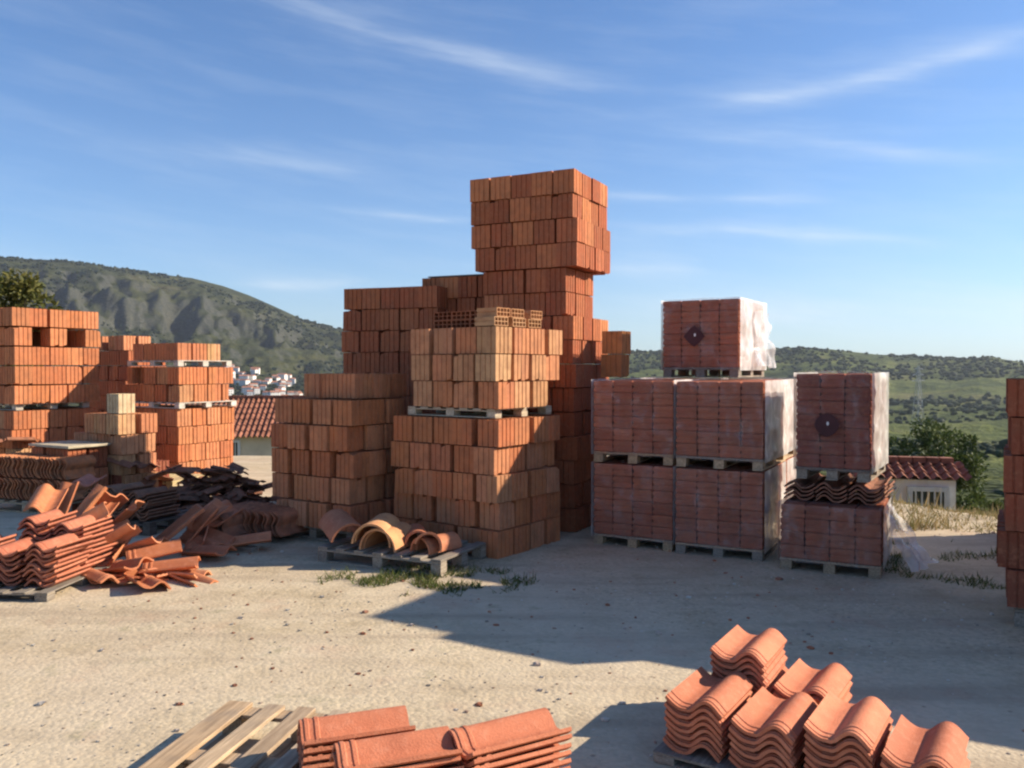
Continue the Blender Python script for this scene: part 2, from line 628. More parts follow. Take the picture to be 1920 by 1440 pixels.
def hills_mat():
    m, nt, out = new_mat('hill_scrub')
    k = NT(nt)
    g = k.n('ShaderNodeNewGeometry')
    pos = g.outputs['Position']
    mp = k.n('ShaderNodeMapping')
    mp.inputs['Scale'].default_value = (1, 1, 2.2)
    k.l(pos, mp.inputs['Vector'])
    p = mp.outputs[0]
    n1 = k.noise(p, .0065, 6, .65)
    n2 = k.noise(p, .03, 5, .7)
    n3 = k.noise(p, .14, 4, .7)
    c = k.ramp(n1, [(.34, (.040, .055, .028)), (.46, (.085, .105, .042)), (.56, (.13, .145, .055)), (.68, (.17, .15, .085))])
    c = k.mix(.75, c, k.ramp(n2, [(.35, (.45, .5, .5)), (.6, (1.15, 1.1, 1.0)), (.75, (1.5, 1.4, 1.25))]), 'MULTIPLY')
    c = k.mix(.7, c, k.ramp(n3, [(.35, (.5, .55, .5)), (.65, (1.25, 1.2, 1.15))]), 'MULTIPLY')
    spx = k.n('ShaderNodeSeparateXYZ')
    k.l(pos, spx.inputs[0])
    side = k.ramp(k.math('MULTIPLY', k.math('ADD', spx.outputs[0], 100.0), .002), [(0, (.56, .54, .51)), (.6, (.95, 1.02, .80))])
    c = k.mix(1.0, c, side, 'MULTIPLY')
    nrm = k.n('ShaderNodeSeparateXYZ')
    k.l(g.outputs['Normal'], nrm.inputs[0])
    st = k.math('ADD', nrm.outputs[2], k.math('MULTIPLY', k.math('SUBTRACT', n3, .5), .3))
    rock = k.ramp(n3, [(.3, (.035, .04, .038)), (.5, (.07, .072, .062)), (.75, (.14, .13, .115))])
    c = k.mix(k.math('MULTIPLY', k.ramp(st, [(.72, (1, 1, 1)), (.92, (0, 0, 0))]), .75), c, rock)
    k.bsdf(out, c, .95, k.bump(k.math('ADD', n3, n2), .8, 6.0), .1)
    return m


GROUND = ground_mat()
HILLS = hills_mat()
rad_near = np.concatenate([[.05], np.arange(.6, 4, .4), np.arange(4, 26, .35), np.geomspace(26, 300, 70)])
rad_far = np.concatenate([np.geomspace(300, 1250, 60), np.linspace(1262, 2470, 190), np.geomspace(2500, 5000, 12)])
ground = polar_sheet('ground', rad_near, GROUND)
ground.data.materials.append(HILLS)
mi = np.zeros(len(ground.data.polygons), np.int32)
mi[len(AZ) * (int(np.searchsorted(rad_near, 34)) - 1):] = 1
ground.data.polygons.foreach_set('material_index', mi)
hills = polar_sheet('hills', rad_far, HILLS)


def tz(x, y):
    return float(terrain(np.array([x]), np.array([y]))[0])


# ------------------------------------------------------------------ clay bricks
BL, BT, BH = .232, .112, .240           # long side, thickness, height when stood on end


def brick_outline(L, T, gw=.014, gd=.008):
    pts = []

    def side(p0, p1, n):
        p0, p1 = Vector(p0), Vector(p1)
        d = (p1 - p0)
        ln = d.length
        d.normalize()
        nrm = Vector((d.y, -d.x))
        pts.append(p0)
        for i in range(n):
            c = ln * (i + 1) / (n + 1)
            for off, dep in ((-gw / 2, 0), (-gw / 2 + .002, gd), (gw / 2 - .002, gd), (gw / 2, 0)):
                pts.append(p0 + d * (c + off) - nrm * dep)
    x, y = L / 2, T / 2
    side((-x, -y), (x, -y), 3)
    side((x, -y), (x, y), 1)
    side((x, y), (-x, y), 3)
    side((-x, y), (-x, -y), 1)
    return pts


def brick_mesh(name, L, T, H, holes, chips=0):
    bm = bmesh.new()
    pts = brick_outline(L, T)
    lo = [bm.verts.new((p.x, p.y, 0)) for p in pts]
    hi = [bm.verts.new((p.x, p.y, H)) for p in pts]
    n = len(pts)
    for i in range(n):
        bm.faces.new((lo[i], lo[(i + 1) % n], hi[(i + 1) % n], hi[i]))
    if not holes:
        bm.faces.new(hi)
        bm.faces.new(lo[::-1])
    else:
        nx, ny, w = 4, 2, .010
        xs, ys = [-L / 2], [-T / 2]
        for i in range(nx):
            c0 = -L / 2 + w + i * (L - w) / nx
            xs += [c0, c0 + (L - w) / nx - w]
        xs.append(L / 2)
        for i in range(ny):
            c0 = -T / 2 + w + i * (T - w) / ny
            ys += [c0, c0 + (T - w) / ny - w]
        ys.append(T / 2)
        for zz, dz in ((H, -.10), (0, .10)):
            for i in range(len(xs) - 1):
                for j in range(len(ys) - 1):
                    x0, x1, y0, y1 = xs[i], xs[i + 1], ys[j], ys[j + 1]
                    if i % 2 == 1 and j % 2 == 1:
                        a = [bm.verts.new((px_, py_, zz)) for px_, py_ in ((x0, y0), (x1, y0), (x1, y1), (x0, y1))]
                        b = [bm.verts.new((px_, py_, zz + dz)) for px_, py_ in ((x0, y0), (x1, y0), (x1, y1), (x0, y1))]
                        for q in range(4):
                            bm.faces.new((a[q], a[(q + 1) % 4], b[(q + 1) % 4], b[q]))
                        bm.faces.new(b)
                    else:
                        bm.faces.new([bm.verts.new((px_, py_, zz)) for px_, py_ in ((x0, y0), (x1, y0), (x1, y1), (x0, y1))])
    me = bpy.data.meshes.new(name)
    if not holes:
        bmesh.ops.recalc_face_normals(bm, faces=bm.faces[:])
    for q in range(chips):                # broken corners and nibbled edges
        ring = rnd.choice((lo, hi))
        i = rnd.choice((0, 13, 18, 31)) if q % 2 == 0 else rnd.randrange(n)
        for k_ in (-2, -1, 0, 1, 2):
            w_ = ring[(i + k_) % n]
            f_ = rnd.uniform(.4, 1) * (1 - abs(k_) / 3)
            w_.co.z += (-.030 if ring is hi else .030) * f_
            w_.co.x *= 1 - .05 * f_
            w_.co.y *= 1 - .08 * f_
    bm.to_mesh(me)
    bm.free()
    me.materials.append(CLAY)
    return me


BRICK = brick_mesh('brick', BL, BT, BH, False)
BRICKS = [BRICK, BRICK, BRICK] + [brick_mesh('chipped_brick', BL, BT, BH, False, c_) for c_ in (1, 2, 3, 2, 4)]
BRICK_HOLED = brick_mesh('holed_brick', BL, BT, BH, True)

ORANGE = [(.59, .215, .09), (.54, .185, .075), (.62, .25, .11), (.57, .225, .10), (.49, .155, .068)]
SALMON = [(.60, .23, .105), (.63, .27, .13), (.56, .195, .09), (.55, .24, .12), (.58, .29, .155)]
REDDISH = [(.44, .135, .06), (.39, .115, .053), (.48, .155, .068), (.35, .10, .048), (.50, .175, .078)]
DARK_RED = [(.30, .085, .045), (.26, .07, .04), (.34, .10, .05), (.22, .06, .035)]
YELLOW = [(.60, .34, .165), (.58, .29, .14), (.63, .38, .20), (.55, .26, .12)]


def col(pal, s=.1):
    c = rnd.choice(pal)
    n_ = len(pal)
    c = tuple(.55 * c[q] + .45 * sum(p_[q] for p_ in pal) / n_ for q in range(3))
    f = 1 + rnd.uniform(-s, s)
    return (c[0] * f, c[1] * f, c[2] * f, 1)


def frame(corner, theta):
    """near corner of a load; local +x runs back along its right face, +y left along its front face"""
    return (corner[0], corner[1], 0), R(90 - theta)


CELL = .240


def brick_stack(label, corner, theta, z0, nu, nv, courses, pal, group=None, jitter=.012, miss=.0, shift=.02, skip=(), lean=(0, 0),
                accents=None, acc_p=0.0, top_partial=None, solid=False, pitch=.249, gap=.0, cell=None):
    """courses of hollow bricks stood on end: nu cells along the front face, nv along the right face, two bricks to a cell"""
    loc, rz = frame(corner, theta)
    t = thing('brick_stack', label, 'brick stack', (loc[0], loc[1], z0), rz, group)
    for c in range(courses):
        z = c * pitch + .001
        sx, sy = rnd.uniform(-shift, shift) + lean[0] * c, rnd.uniform(-shift, shift) + lean[1] * c
        top = c == courses - 1
        bonded = rnd.random() < .5
        grow = rnd.choice((0, 0, .004, .010)) if cell is None else cell - CELL + rnd.uniform(-.004, .006)
        gu = [0.0] * nu
        gv = [0.0] * nv
        if gap:                             # dark slits where a row has slid apart
            for g_, m_ in ((gu, nu), (gv, nv)):
                if m_ < 2:
                    continue
                k_ = rnd.randrange(1, m_)
                w_ = rnd.uniform(.3, 1) * gap
                for q in range(m_):
                    g_[q] = w_ * (.6 if q >= k_ else -.4)
        for i in range(nu):
            for j in range(nv):
                if not solid and 0 < i < nu - 1 and 0 < j < nv - 1 and not top:
                    continue
                if (c, i, j) in skip or (c, i, None) in skip or (c, None, j) in skip:
                    continue
                if top and top_partial and not top_partial(i, j):
                    continue
                along = rnd.random() < (.62 if (i + bonded) % 2 else .35)
                cx = (j + .5) * (CELL + grow) + sx + gv[j] + rnd.uniform(-jitter, jitter)
                cy = (i + .5) * (CELL + grow) + sy + gu[i] + rnd.uniform(-jitter, jitter)
                base = col(accents if accents and rnd.random() < acc_p else pal, .05)
                for q in (-1, 1):
                    if miss and rnd.random() < miss:
                        continue
                    o_ = q * (BT / 2 + .003)
                    x, y, r_ = (cx + o_, cy, 90) if along else (cx, cy + o_, 0)
                    e = .004
                    f_ = 1 + rnd.uniform(-.10, .10)
                    cc = tuple(v * f_ * (1 + rnd.uniform(-.03, .03)) for v in base[:3]) + (1,)
                    obj('brick', BRICK_HOLED if top else rnd.choice(BRICKS), t, (x + rnd.uniform(-e, e), y + rnd.uniform(-e, e), z),
                        (0, 0, R(r_ + rnd.uniform(-1.2, 1.2))), cc)
    return t


def lying_layer(t, z, cells, pal, rot):
    """bricks laid on their sides so that the holes face out"""
    for (x, y) in cells:
        obj('brick', BRICK_HOLED, t, (x, y, z + BT / 2), (R(90), 0, R(rot)), col(pal))


# ------------------------------------------------------------------ pallets
def pallet_meshes(L, W):
    key = (round(L, 2), round(W, 2))
    if key not in pallet_meshes.cache:
        pallet_meshes.cache[key] = (
            box_mesh('plank', L, .095, .020, WOOD, .002), box_mesh('narrow_plank', .095, W, .018, WOOD, .002),
            box_mesh('block', .10, .095, .078, WOOD, .002))
    return pallet_meshes.cache[key]


pallet_meshes.cache = {}


def fill_pallet(t, L, W, n=7, cols=WOOD_COL, z0=0.0, missing=(), runners=True):
    """top planks along local x, blocks and bottom planks beneath; the near corner is the local origin"""
    plank, cross, block = pallet_meshes(L, W)
    for i in range(n):
        if i in missing:
            continue
        y = .0475 + i * (W - .095) / (n - 1)
        obj('plank', plank, t, (L / 2, y, z0 + .118), (0, 0, R(rnd.uniform(-.4, .4))), rnd.choice(cols))
    for x in (.05, L / 2, L - .05):
        obj('plank', cross, t, (x, W / 2, z0 + .098), (0, 0, 0), rnd.choice(cols))
        obj('plank', cross, t, (x, W / 2, z0), (0, 0, 0), rnd.choice(cols))
        for y in (.0485, W / 2, W - .0485):
            obj('block', block, t, (x, y, z0 + .019), (0, 0, 0), rnd.choice(cols))
    return t


PH = .139


def pallet(label, corner, theta, z0, L, W, n=7, cols=WOOD_COL, group='pallets under the loads', missing=(), thin=1.0):
    loc, rz = frame(corner, theta)
    t = thing('wooden_pallet', label, 'pallet', (loc[0], loc[1], z0), rz, group)
    t.scale = (1, 1, thin)
    return fill_pallet(t, L, W, n, cols, 0, missing)


def uv(corner, theta, u, v):
    """a point u metres left along the front face and v metres back along the right face"""
    th = R(theta)
    return (corner[0] - math.cos(th) * u + math.sin(th) * v, corner[1] + math.sin(th) * u + math.cos(th) * v)


# ------------------------------------------------------------------ front tall load (two pallets high)
A = (gx(932, 7.55), 7.55)
TA = 36
brick_stack('five-course stack of orange hollow bricks, lower half of the tall front pile', A, TA, .0, 5, 4, 5, ORANGE, 'loads of hollow bricks',
            jitter=.018, shift=.03, accents=SALMON, acc_p=.25, skip={}, gap=.05)
pallet('pale pallet between the two halves of the tall front brick pile', uv(A, TA, .06, .05), TA, 1.247, .92, 1.06, cols=[(.62, .52, .38, 1), (.66, .58, .44, 1)], thin=.6)
A2 = uv(A, TA, .03, .03)
a2 = brick_stack('sunlit yellowish bricks on the pale pallet, upper half of the tall front pile', A2, TA + 1, 1.333, 4, 4, 3, SALMON, 'loads of hollow bricks',
                 jitter=.012, shift=.03, accents=YELLOW, acc_p=.30, skip={(0, 0, 3)}, gap=.04, cell=.256)
THIN = .72                               # the thinner kind of brick, laid flat on top
for i in range(3):                       # top layer, laid flat with the holes facing out to the front
    for lay in range(2):
        z = 3 * .249 + .002 + lay * (BT * THIN + .002) + BT * THIN / 2
        for dp in (0, 1):
            o = obj('brick', BRICK_HOLED, a2, (.26 + dp * .25, .40 + i * .236 + rnd.uniform(-.008, .008), z), (R(90), 0, R(90)), col(REDDISH))
            o.scale = (1, THIN, 1)
for x in (.06, .30, .56):                # cross-laid bricks at the sunlit end
    for lay in range(2):
        o = obj('brick', BRICK_HOLED, a2, (x + .09 + rnd.uniform(-.025, .025), .27, 3 * .249 + .002 + lay * (BT * THIN + .002) + BT * THIN / 2), (R(90), 0, R(rnd.uniform(-4, 4))), col(YELLOW, .05))
        o.scale = (.82, THIN, 1)

# ------------------------------------------------------------------ shaded load left of it
B = (gx(655, 8.1), 8.1)
TB = 33
pallet('dark pallet beneath the shaded brick stack left of the tall pile', uv(B, TB, .0, .05), TB, 0, .92, 1.1, cols=GREY_WOOD)
brick_stack('shaded salmon brick stack standing left of the tall front pile', B, TB, PH, 4, 4, 5, SALMON, 'loads of hollow bricks', jitter=.022, shift=.03,
            accents=ORANGE, acc_p=.4, skip={(4, 0, 3)}, pitch=.252, gap=.07, cell=.258)
brick_stack('single course of salmon bricks topping the shaded left stack', uv(B, TB, .06, .18), TB + 3, PH + 5 * .252 + .002, 3, 3, 1, SALMON, 'loads of hollow bricks', jitter=.02, gap=.05)

# ------------------------------------------------------------------ rear left loads
C = (gx(822, 9.6), 9.6)
TC = 20
brick_stack('dark red brick load hidden low behind the left stacks', C, TC, .0, 5, 5, 4, REDDISH, 'rear brick loads', jitter=.008, shift=.015)
pallet('pallet between the rear red brick loads behind the left stack', uv(C, TC, .05, .05), TC, 1.0, .9, 1.1, cols=GREY_WOOD)
brick_stack('wide neat red brick load behind and above the shaded left stack', uv(C, TC, .0, .0), TC, 1.139, 5, 5, 6, REDDISH, 'rear brick loads', jitter=.008, shift=.01, gap=.02)
C2 = (gx(965, 9.5), 9.5)
brick_stack('dark brick load standing behind the tall front pile, lower half', C2, 24, .0, 5, 4, 5, REDDISH, 'rear brick loads', jitter=.008, shift=.015)
c2b = brick_stack('red brick load rising behind the yellowish top layer of the front pile', C2, 24, 1.26, 5, 4, 6, REDDISH, 'rear brick loads', jitter=.008, shift=.012,
                  accents=ORANGE, acc_p=.2)
o = tag(obj('cover_board', box_mesh('cover_board', .82, .95, .012, WOOD, .002), None, (*uv(C2, 24, .66, .46), 1.26 + 6 * .249 + .006), (0, 0, R(66)), (.40, .36, .33, 1)),
        'thin grey board lying on the rear red brick load', 'board')

# ------------------------------------------------------------------ the tower
D = (gx(1078, 8.75), 8.75)
TD = 27
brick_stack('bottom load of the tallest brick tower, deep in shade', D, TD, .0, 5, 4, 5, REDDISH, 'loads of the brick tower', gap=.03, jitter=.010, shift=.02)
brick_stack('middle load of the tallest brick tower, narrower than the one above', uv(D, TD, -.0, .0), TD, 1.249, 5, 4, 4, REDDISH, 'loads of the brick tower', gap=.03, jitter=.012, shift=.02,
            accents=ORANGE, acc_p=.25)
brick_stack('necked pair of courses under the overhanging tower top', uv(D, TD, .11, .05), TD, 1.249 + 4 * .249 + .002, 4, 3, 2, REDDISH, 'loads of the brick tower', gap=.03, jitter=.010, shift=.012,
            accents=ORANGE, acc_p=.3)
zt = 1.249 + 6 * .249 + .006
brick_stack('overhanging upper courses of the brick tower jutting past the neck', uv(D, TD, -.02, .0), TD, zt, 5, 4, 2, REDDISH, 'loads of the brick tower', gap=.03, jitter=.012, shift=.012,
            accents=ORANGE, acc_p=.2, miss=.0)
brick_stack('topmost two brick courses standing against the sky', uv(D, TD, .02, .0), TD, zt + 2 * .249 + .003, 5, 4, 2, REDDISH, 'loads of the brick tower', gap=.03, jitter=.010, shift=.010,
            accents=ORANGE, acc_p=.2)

# ------------------------------------------------------------------ wrapped packs
def pack_brick():
    bm = bmesh.new()
    s, h = .192, .112
    pts = [(-.5, .0), (-.5, .30), (-.46, .34), (-.46, .44), (-.5, .48), (-.5, .92), (-.46, 1.0)]
    prof = [(s * .5 - .010, 0), (s * .5, .010), (s * .5, .040), (s * .5 - .006, .044), (s * .5 - .006, .064), (s * .5, .068), (s * .5, .102), (s * .5 - .010, h)]
    rings = []
    for r_, z in prof:
        rings.append([bm.verts.new((sx * r_, sy * r_, z)) for sx, sy in ((-1, -1), (1, -1), (1, 1), (-1, 1))])
    for a_, b_ in zip(rings, rings[1:]):
        for q in range(4):
            bm.faces.new((a_[q], a_[(q + 1) % 4], b_[(q + 1) % 4], b_[q]))
    bm.faces.new(rings[0][::-1])
    bm.faces.new(rings[-1])
    return bm_mesh('packed_brick', bm, CLAY)


PACK_BRICK = pack_brick()
MAROON = [(.46, .145, .075), (.40, .12, .062), (.50, .17, .085), (.36, .105, .056), (.52, .19, .10)]


def film_sheet(name, L, W, z0, z1, seed, sides):
    """wrinkled sheets just outside the load; sides picks front/back/top or the two folded ends"""
    verts, faces = [], []

    def sheet(o_, a, b, nrm, na, nb):
        k0 = len(verts)
        for i in range(na + 1):
            for j in range(nb + 1):
                p = Vector(o_) + Vector(a) * (i / na) + Vector(b) * (j / nb)
                w = mnoise.fractal(Vector((p.x * 5 + seed, p.y * 5, p.z * 6)), 1.0, 2.0, 3)
                fold = abs(mnoise.noise(Vector((p.x * 3 + p.z * 4 + seed * 2, p.y * 3 - p.z * 3, p.z * 2))))
                ed = min(i, na - i, j, nb - j)
                k_ = min(1, ed / 2)
                d = .010 + k_ * (.010 * w + .012 * max(0, .25 - fold) * 4)
                p = p + Vector(nrm) * (max(.004, d))
                verts.append(p)
        for i in range(na):
            for j in range(nb):
                q = k0 + i * (nb + 1) + j
                faces.append((q, q + 1, q + nb + 2, q + nb + 1))
    H = z1 - z0
    if sides == 'main':
        sheet((0, 0, z0), (0, W, 0), (0, 0, H), (-1, 0, 0), 26, 26)
        sheet((L, 0, z0), (0, W, 0), (0, 0, H), (1, 0, 0), 12, 12)
        sheet((0, 0, z1), (L, 0, 0), (0, W, 0), (0, 0, 1), 22, 22)
    else:
        sheet((-.008, -.006, z0), (L + .016, 0, 0), (0, 0, H + .008), (0, -1, 0), 26, 26)
        sheet((-.008, W + .006, z0), (L + .016, 0, 0), (0, 0, H + .008), (0, 1, 0), 12, 12)
    return pymesh(name, verts, faces, FILM if sides == 'main' else FILM_FOLD, True)


def wrapped_pack(label, corner, theta, z0, rows, nu=4, nv=5, emblem=False, pal=MAROON, group='film-wrapped packs of bricks', gapshow=True):
    loc, rz = frame(corner, theta)
    t = thing('wrapped_brick_pack', label, 'brick pack', (loc[0], loc[1], z0), rz, group)
    W, L = nu * .197 + .004, nv * .197 + .004
    # pallet frame with planks
    bm = bmesh.new()
    for y in (.05, W / 2, W - .05):
        for x in (.06, L / 2, L - .06):
            bm_box(bm, x - .05, x + .05, y - .045, y + .045, .017, .078)
        bm_box(bm, 0, L, y - .044, y + .044, 0, .016)
    fr = obj('pallet', bm_mesh('pallet_frame', bm, WOOD), t, (0, 0, 0), (0, 0, 0), rnd.choice(GREY_WOOD + WOOD_COL))
    pm = pallet_meshes(.12, W)[1]
    for i in range(6):
        obj('plank', pm, fr, (.0475 + i * (L - .095) / 5, W / 2, .080), (0, 0, 0), rnd.choice(GREY_WOOD + WOOD_COL))
    zb = .100
    for r_ in range(rows):
        for i in range(nu):
            for j in range(nv):
                if 0 < i < nu - 1 and 0 < j < nv - 1 and r_ < rows - 1:
                    continue
                obj('brick', PACK_BRICK, t, (.1 + j * .197 + rnd.uniform(-.003, .003), .1 + i * .197 + rnd.uniform(-.003, .003), zb + r_ * .1135),
                    (0, 0, R(rnd.uniform(-1, 1))), col(pal))
    z1 = zb + rows * .1135 + .004
    sd = rnd.uniform(0, 90)
    obj('stretch_film', film_sheet('stretch_film', L, W, zb - .03, z1, sd, 'main'), t)
    obj('folded_film', film_sheet('folded_film', L, W, zb - .03, z1, sd + 5, 'ends'), t)
    if emblem:
        cz, cy, s = zb + (z1 - zb) * .46, W * .56, .098
        v, f = [], []
        ring = [(math.cos(a) * (abs(math.cos(a)) + abs(math.sin(a))) ** -1, math.sin(a) * (abs(math.cos(a)) + abs(math.sin(a))) ** -1) for a in [i * math.pi / 8 for i in range(16)]]
        rnd_ = [(math.cos(i * math.pi / 8), math.sin(i * math.pi / 8)) for i in range(16)]
        for x in (-.036, -.034):
            v.append((x, cy, cz))
            k_ = .25 if emblem == 'round' else .8
            for (a_, b_), (c_, d_) in zip(ring, rnd_):
                v.append((x, cy + s * (k_ * a_ * 1.15 + (1 - k_) * c_), cz + s * (k_ * b_ * 1.15 + (1 - k_) * d_)))
        for i in range(16):
            f.append((0, 1 + i, 1 + (i + 1) % 16))
            f.append((17, 18 + (i + 1) % 16, 18 + i))
            f.append((1 + i, 18 + i, 18 + (i + 1) % 16, 1 + (i + 1) % 16))
        em = obj('printed_emblem', pymesh('printed_emblem', v, f, EMBLEM), t)
        v = [(-.038, cy + -.008 + .013 * math.cos(i * math.pi / 5) * .8, cz + .012 + .017 * math.sin(i * math.pi / 5)) for i in range(10)]
        obj('emblem_spot', pymesh('emblem_spot', v, [tuple(range(10))], WHITE_INK), em)
    return t, z1


TE = 28
E4 = (gx(1432, 7.44), 7.44)
E3 = (gx(1262, 7.86), 7.86)
_, ph = wrapped_pack('wrapped brick pack on the ground, bottom of the middle column', E4, TE, 0, 6)
wrapped_pack('wrapped brick pack on the ground, bottom of the left column by the tower', E3, TE, 0, 6)
wrapped_pack('wrapped brick pack on top of the middle column, its film folds catching sun', uv(E4, TE, .0, .0), TE + 1, ph + .012, 6)
wrapped_pack('wrapped brick pack on top of the left column by the tower', uv(E3, TE, .0, .01), TE - 1, ph + .012, 6)
b0 = uv(E4, TE, .0, 1.06)
wrapped_pack('wrapped pack on the ground behind the middle column', b0, TE, 0, 6)
wrapped_pack('rear wrapped pack under the topmost one, behind the middle column', b0, TE, ph + .012, 6)
b1 = uv(E4, TE, .86, 1.06)
wrapped_pack('wrapped pack on the ground behind the left column', b1, TE, 0, 6)
wrapped_pack('rear wrapped pack carrying four loose bricks behind the left column', b1, TE, ph + .012, 6)
z2 = 2 * (ph + .012) + .012
E5 = (gx(1385, 8.4), 8.4)
e5, p5 = wrapped_pack('topmost wrapped pack with dark diamond emblem, alone against the sky', E5, 31, z2, 6, emblem=True)
E7 = (gx(1655, 6.82), 6.82)
e7, p7 = wrapped_pack('low wrapped pack on the ground at the right with film hanging loose', E7, TE, 0, 4)
E6 = (gx(1632, 7.0), 7.0)
zl = p7 + .012
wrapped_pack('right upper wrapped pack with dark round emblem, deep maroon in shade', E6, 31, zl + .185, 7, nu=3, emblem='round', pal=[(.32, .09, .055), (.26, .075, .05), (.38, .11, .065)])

# loose film hanging off the packs
def loose_film(parent, ztop, drop, spread, x0, x1, seed):
    v, f = [], []
    NA, NB = 14, 16
    for i in range(NA + 1):
        for j in range(NB + 1):
            a_, b_ = i / NA, j / NB
            w = mnoise.noise(Vector((a_ * 3.1 + seed, b_ * 5.3, 4)))
            out_ = .03 + spread * b_ ** 1.2 * (.55 + .45 * a_) + .04 * w
            v.append((x0 + a_ * (x1 - x0) + .05 * math.sin(b_ * 9 + a_ * 4 + seed), -out_ + .03 * math.sin(a_ * 17 + b_ * 3) * b_, ztop - drop * b_ + .03 * w))
    for i in range(NA):
        for j in range(NB):
            q = i * (NB + 1) + j
            f.append((q, q + 1, q + NB + 2, q + NB + 1))
    obj('loose_film', pymesh('loose_film', v, f, FILM_LOOSE, True), parent)


loose_film(e7, p7 - .02, .46, .36, .02, .57, 0)
loose_film(e5, p5 - .10, .58, .10, .45, .97, 3)

# four loose bricks on the rear pack
t = brick_stack('four orange bricks stacked on the rear wrapped pack beside the tower', (gx(1166, 9.0), 9.0), 30, z2 - .004, 1, 1, 2, [(.60, .26, .10)], None, jitter=.02, shift=.01)

# ------------------------------------------------------------------ right edge load
F = (4.27, 4.95)
TF = 30
pallet('dark pallet under the brick load at the right edge of the yard', uv(F, TF, .05, .05), TF, 0, .9, 1.1, cols=GREY_WOOD)
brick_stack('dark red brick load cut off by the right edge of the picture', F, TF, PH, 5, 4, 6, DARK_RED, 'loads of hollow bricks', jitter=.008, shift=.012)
brick_stack('out-of-frame second brick tier on the right edge load, added for its shadow', uv(F, TF, .05, .55), TF, PH + 6 * .249 + .002, 4, 3, 3, DARK_RED, 'loads of hollow bricks', jitter=.008, shift=.01)  # tier beyond the frame, added to lengthen the shadow across the yard

for i, (cx_, cy_, n_, lab) in enumerate(((5.7, 5.96, 13, 'tallest of the unseen brick loads added at the right for their shadows'), (6.2, 7.35, 7, 'low unseen brick load added towards the crest at the right for its shadow'),
                                         (5.0, 4.0, 6, 'low unseen brick load added nearest the camera at the right for its shadow'))):
    brick_stack(lab, (cx_, cy_), TF, 0, 5, 4, n_, REDDISH, 'loads of hollow bricks', jitter=.008, shift=.012)  # unseen loads, added and sized to shade the ground at the right

# ------------------------------------------------------------------ far left loads
G1 = (gx(26, 11.2), 11.2)
TG = 30
GREYP = [(.62, .58, .50, 1), (.56, .52, .45, 1)]
pallet('pallet under the lower load at the far left edge', uv(G1, TG, .05, .05), TG, 0, 1.05, 1.1, cols=GREYP)
brick_stack('lower orange brick load at the far left edge', G1, TG, PH, 5, 5, 4, ORANGE, 'far left brick loads', gap=.03, jitter=.010, shift=.015, accents=YELLOW, acc_p=.15)
pallet('pale pallet between the two far left edge loads', uv(G1, TG, .05, .05), TG, PH + 4 * .249 + .002, 1.05, 1.1, cols=GREYP, thin=.6)
brick_stack('tall sunlit orange brick load at the far left edge', G1, TG, 1.6 * PH + 4 * .249 + .004, 5, 5, 5, ORANGE, 'far left brick loads', gap=.03, jitter=.008, shift=.012,
            skip={(3, 0, 1), (3, 0, 3)}, pitch=.259)
G4 = (gx(334, 11.8), 11.8)
pallet('pallet under the bottom load of the stepped sunlit stack', uv(G4, TG, .05, .05), TG, 0, .9, 1.1, cols=GREYP)
brick_stack('bottom load of the stepped sunlit stack beside the red-roofed house', G4, TG, PH, 5, 4, 4, ORANGE, 'far left brick loads', gap=.03, jitter=.010, shift=.015, accents=SALMON, acc_p=.3)
pallet('white-edged pallet at half height of the stepped sunlit stack', uv(G4, TG, -.04, -.02), TG, PH + 4 * .249 + .002, 1.02, 1.2, cols=[(.66, .63, .57, 1), (.70, .68, .62, 1)], thin=.6)
brick_stack('middle load of the stepped sunlit stack above a white-edged pallet', G4, TG, 1.6 * PH + 4 * .249 + .004, 5, 4, 2, ORANGE, 'far left brick loads', gap=.03, jitter=.012, shift=.02, miss=.04,
            accents=YELLOW, acc_p=.2)
zz = 1.6 * PH + 6 * .249 + .008
pallet('white-edged pallet near the top of the stepped sunlit stack', uv(G4, TG, -.0, .0), TG, zz, .95, 1.1, cols=[(.66, .63, .57, 1)], thin=.6)
brick_stack('single pale course crowning the stepped sunlit stack', uv(G4, TG, .05, .03), TG, zz + .6 * PH, 4, 3, 1, SALMON, 'far left brick loads', gap=.03, jitter=.006, accents=YELLOW, acc_p=.3)
G3 = (gx(236, 14), 14)
brick_stack('brick load furthest back between the two far left stacks', G3, TG, .0, 4, 3, 8, REDDISH, 'far left brick loads', gap=.03, jitter=.012, shift=.03)
brick_stack('loose top courses of the furthest back brick load', uv(G3, TG, .1, .05), TG, 8 * .249 + .002, 3, 2, 1, SALMON, 'far left brick loads', gap=.03, jitter=.03, miss=.2)
G5 = (gx(228, 10.4), 10.4)
pallet('pallet under the half-used low brick stack', uv(G5, TG, .0, .0), TG, 0, .7, 1.1, cols=GREYP)
brick_stack('half-used low brick stack in front of the stepped stack', G5, TG, PH, 4, 2, 4, SALMON, 'far left brick loads', gap=.03, jitter=.02, shift=.03, accents=YELLOW, acc_p=.3,
            top_partial=lambda i, j: i < 3)
brick_stack('pale cream pair of bricks perched on the half-used low stack', uv(G5, TG, .1, .03), TG, PH + 4 * .249 + .002, 1, 1, 1, [(.72, .58, .36)], 'far left brick loads', gap=.03, jitter=.0)
G6 = (gx(128, 10.0), 10.0)
brick_stack('small shaded brick stack under a pale board', G6, TG, .0, 3, 2, 3, REDDISH, 'far left brick loads', gap=.03, jitter=.02, shift=.03)
tag(obj('cover_board', box_mesh('cover_board', .55, .80, .03, WOOD, .003), None, (*uv(G6, TG, .36, .24), .752), (0, 0, R(60)), (.62, .55, .40, 1)),
    'pale wooden board covering the small shaded brick stack', 'board')


# ------------------------------------------------------------------ roof tiles
TW, TL, TT = .250, .43, .014


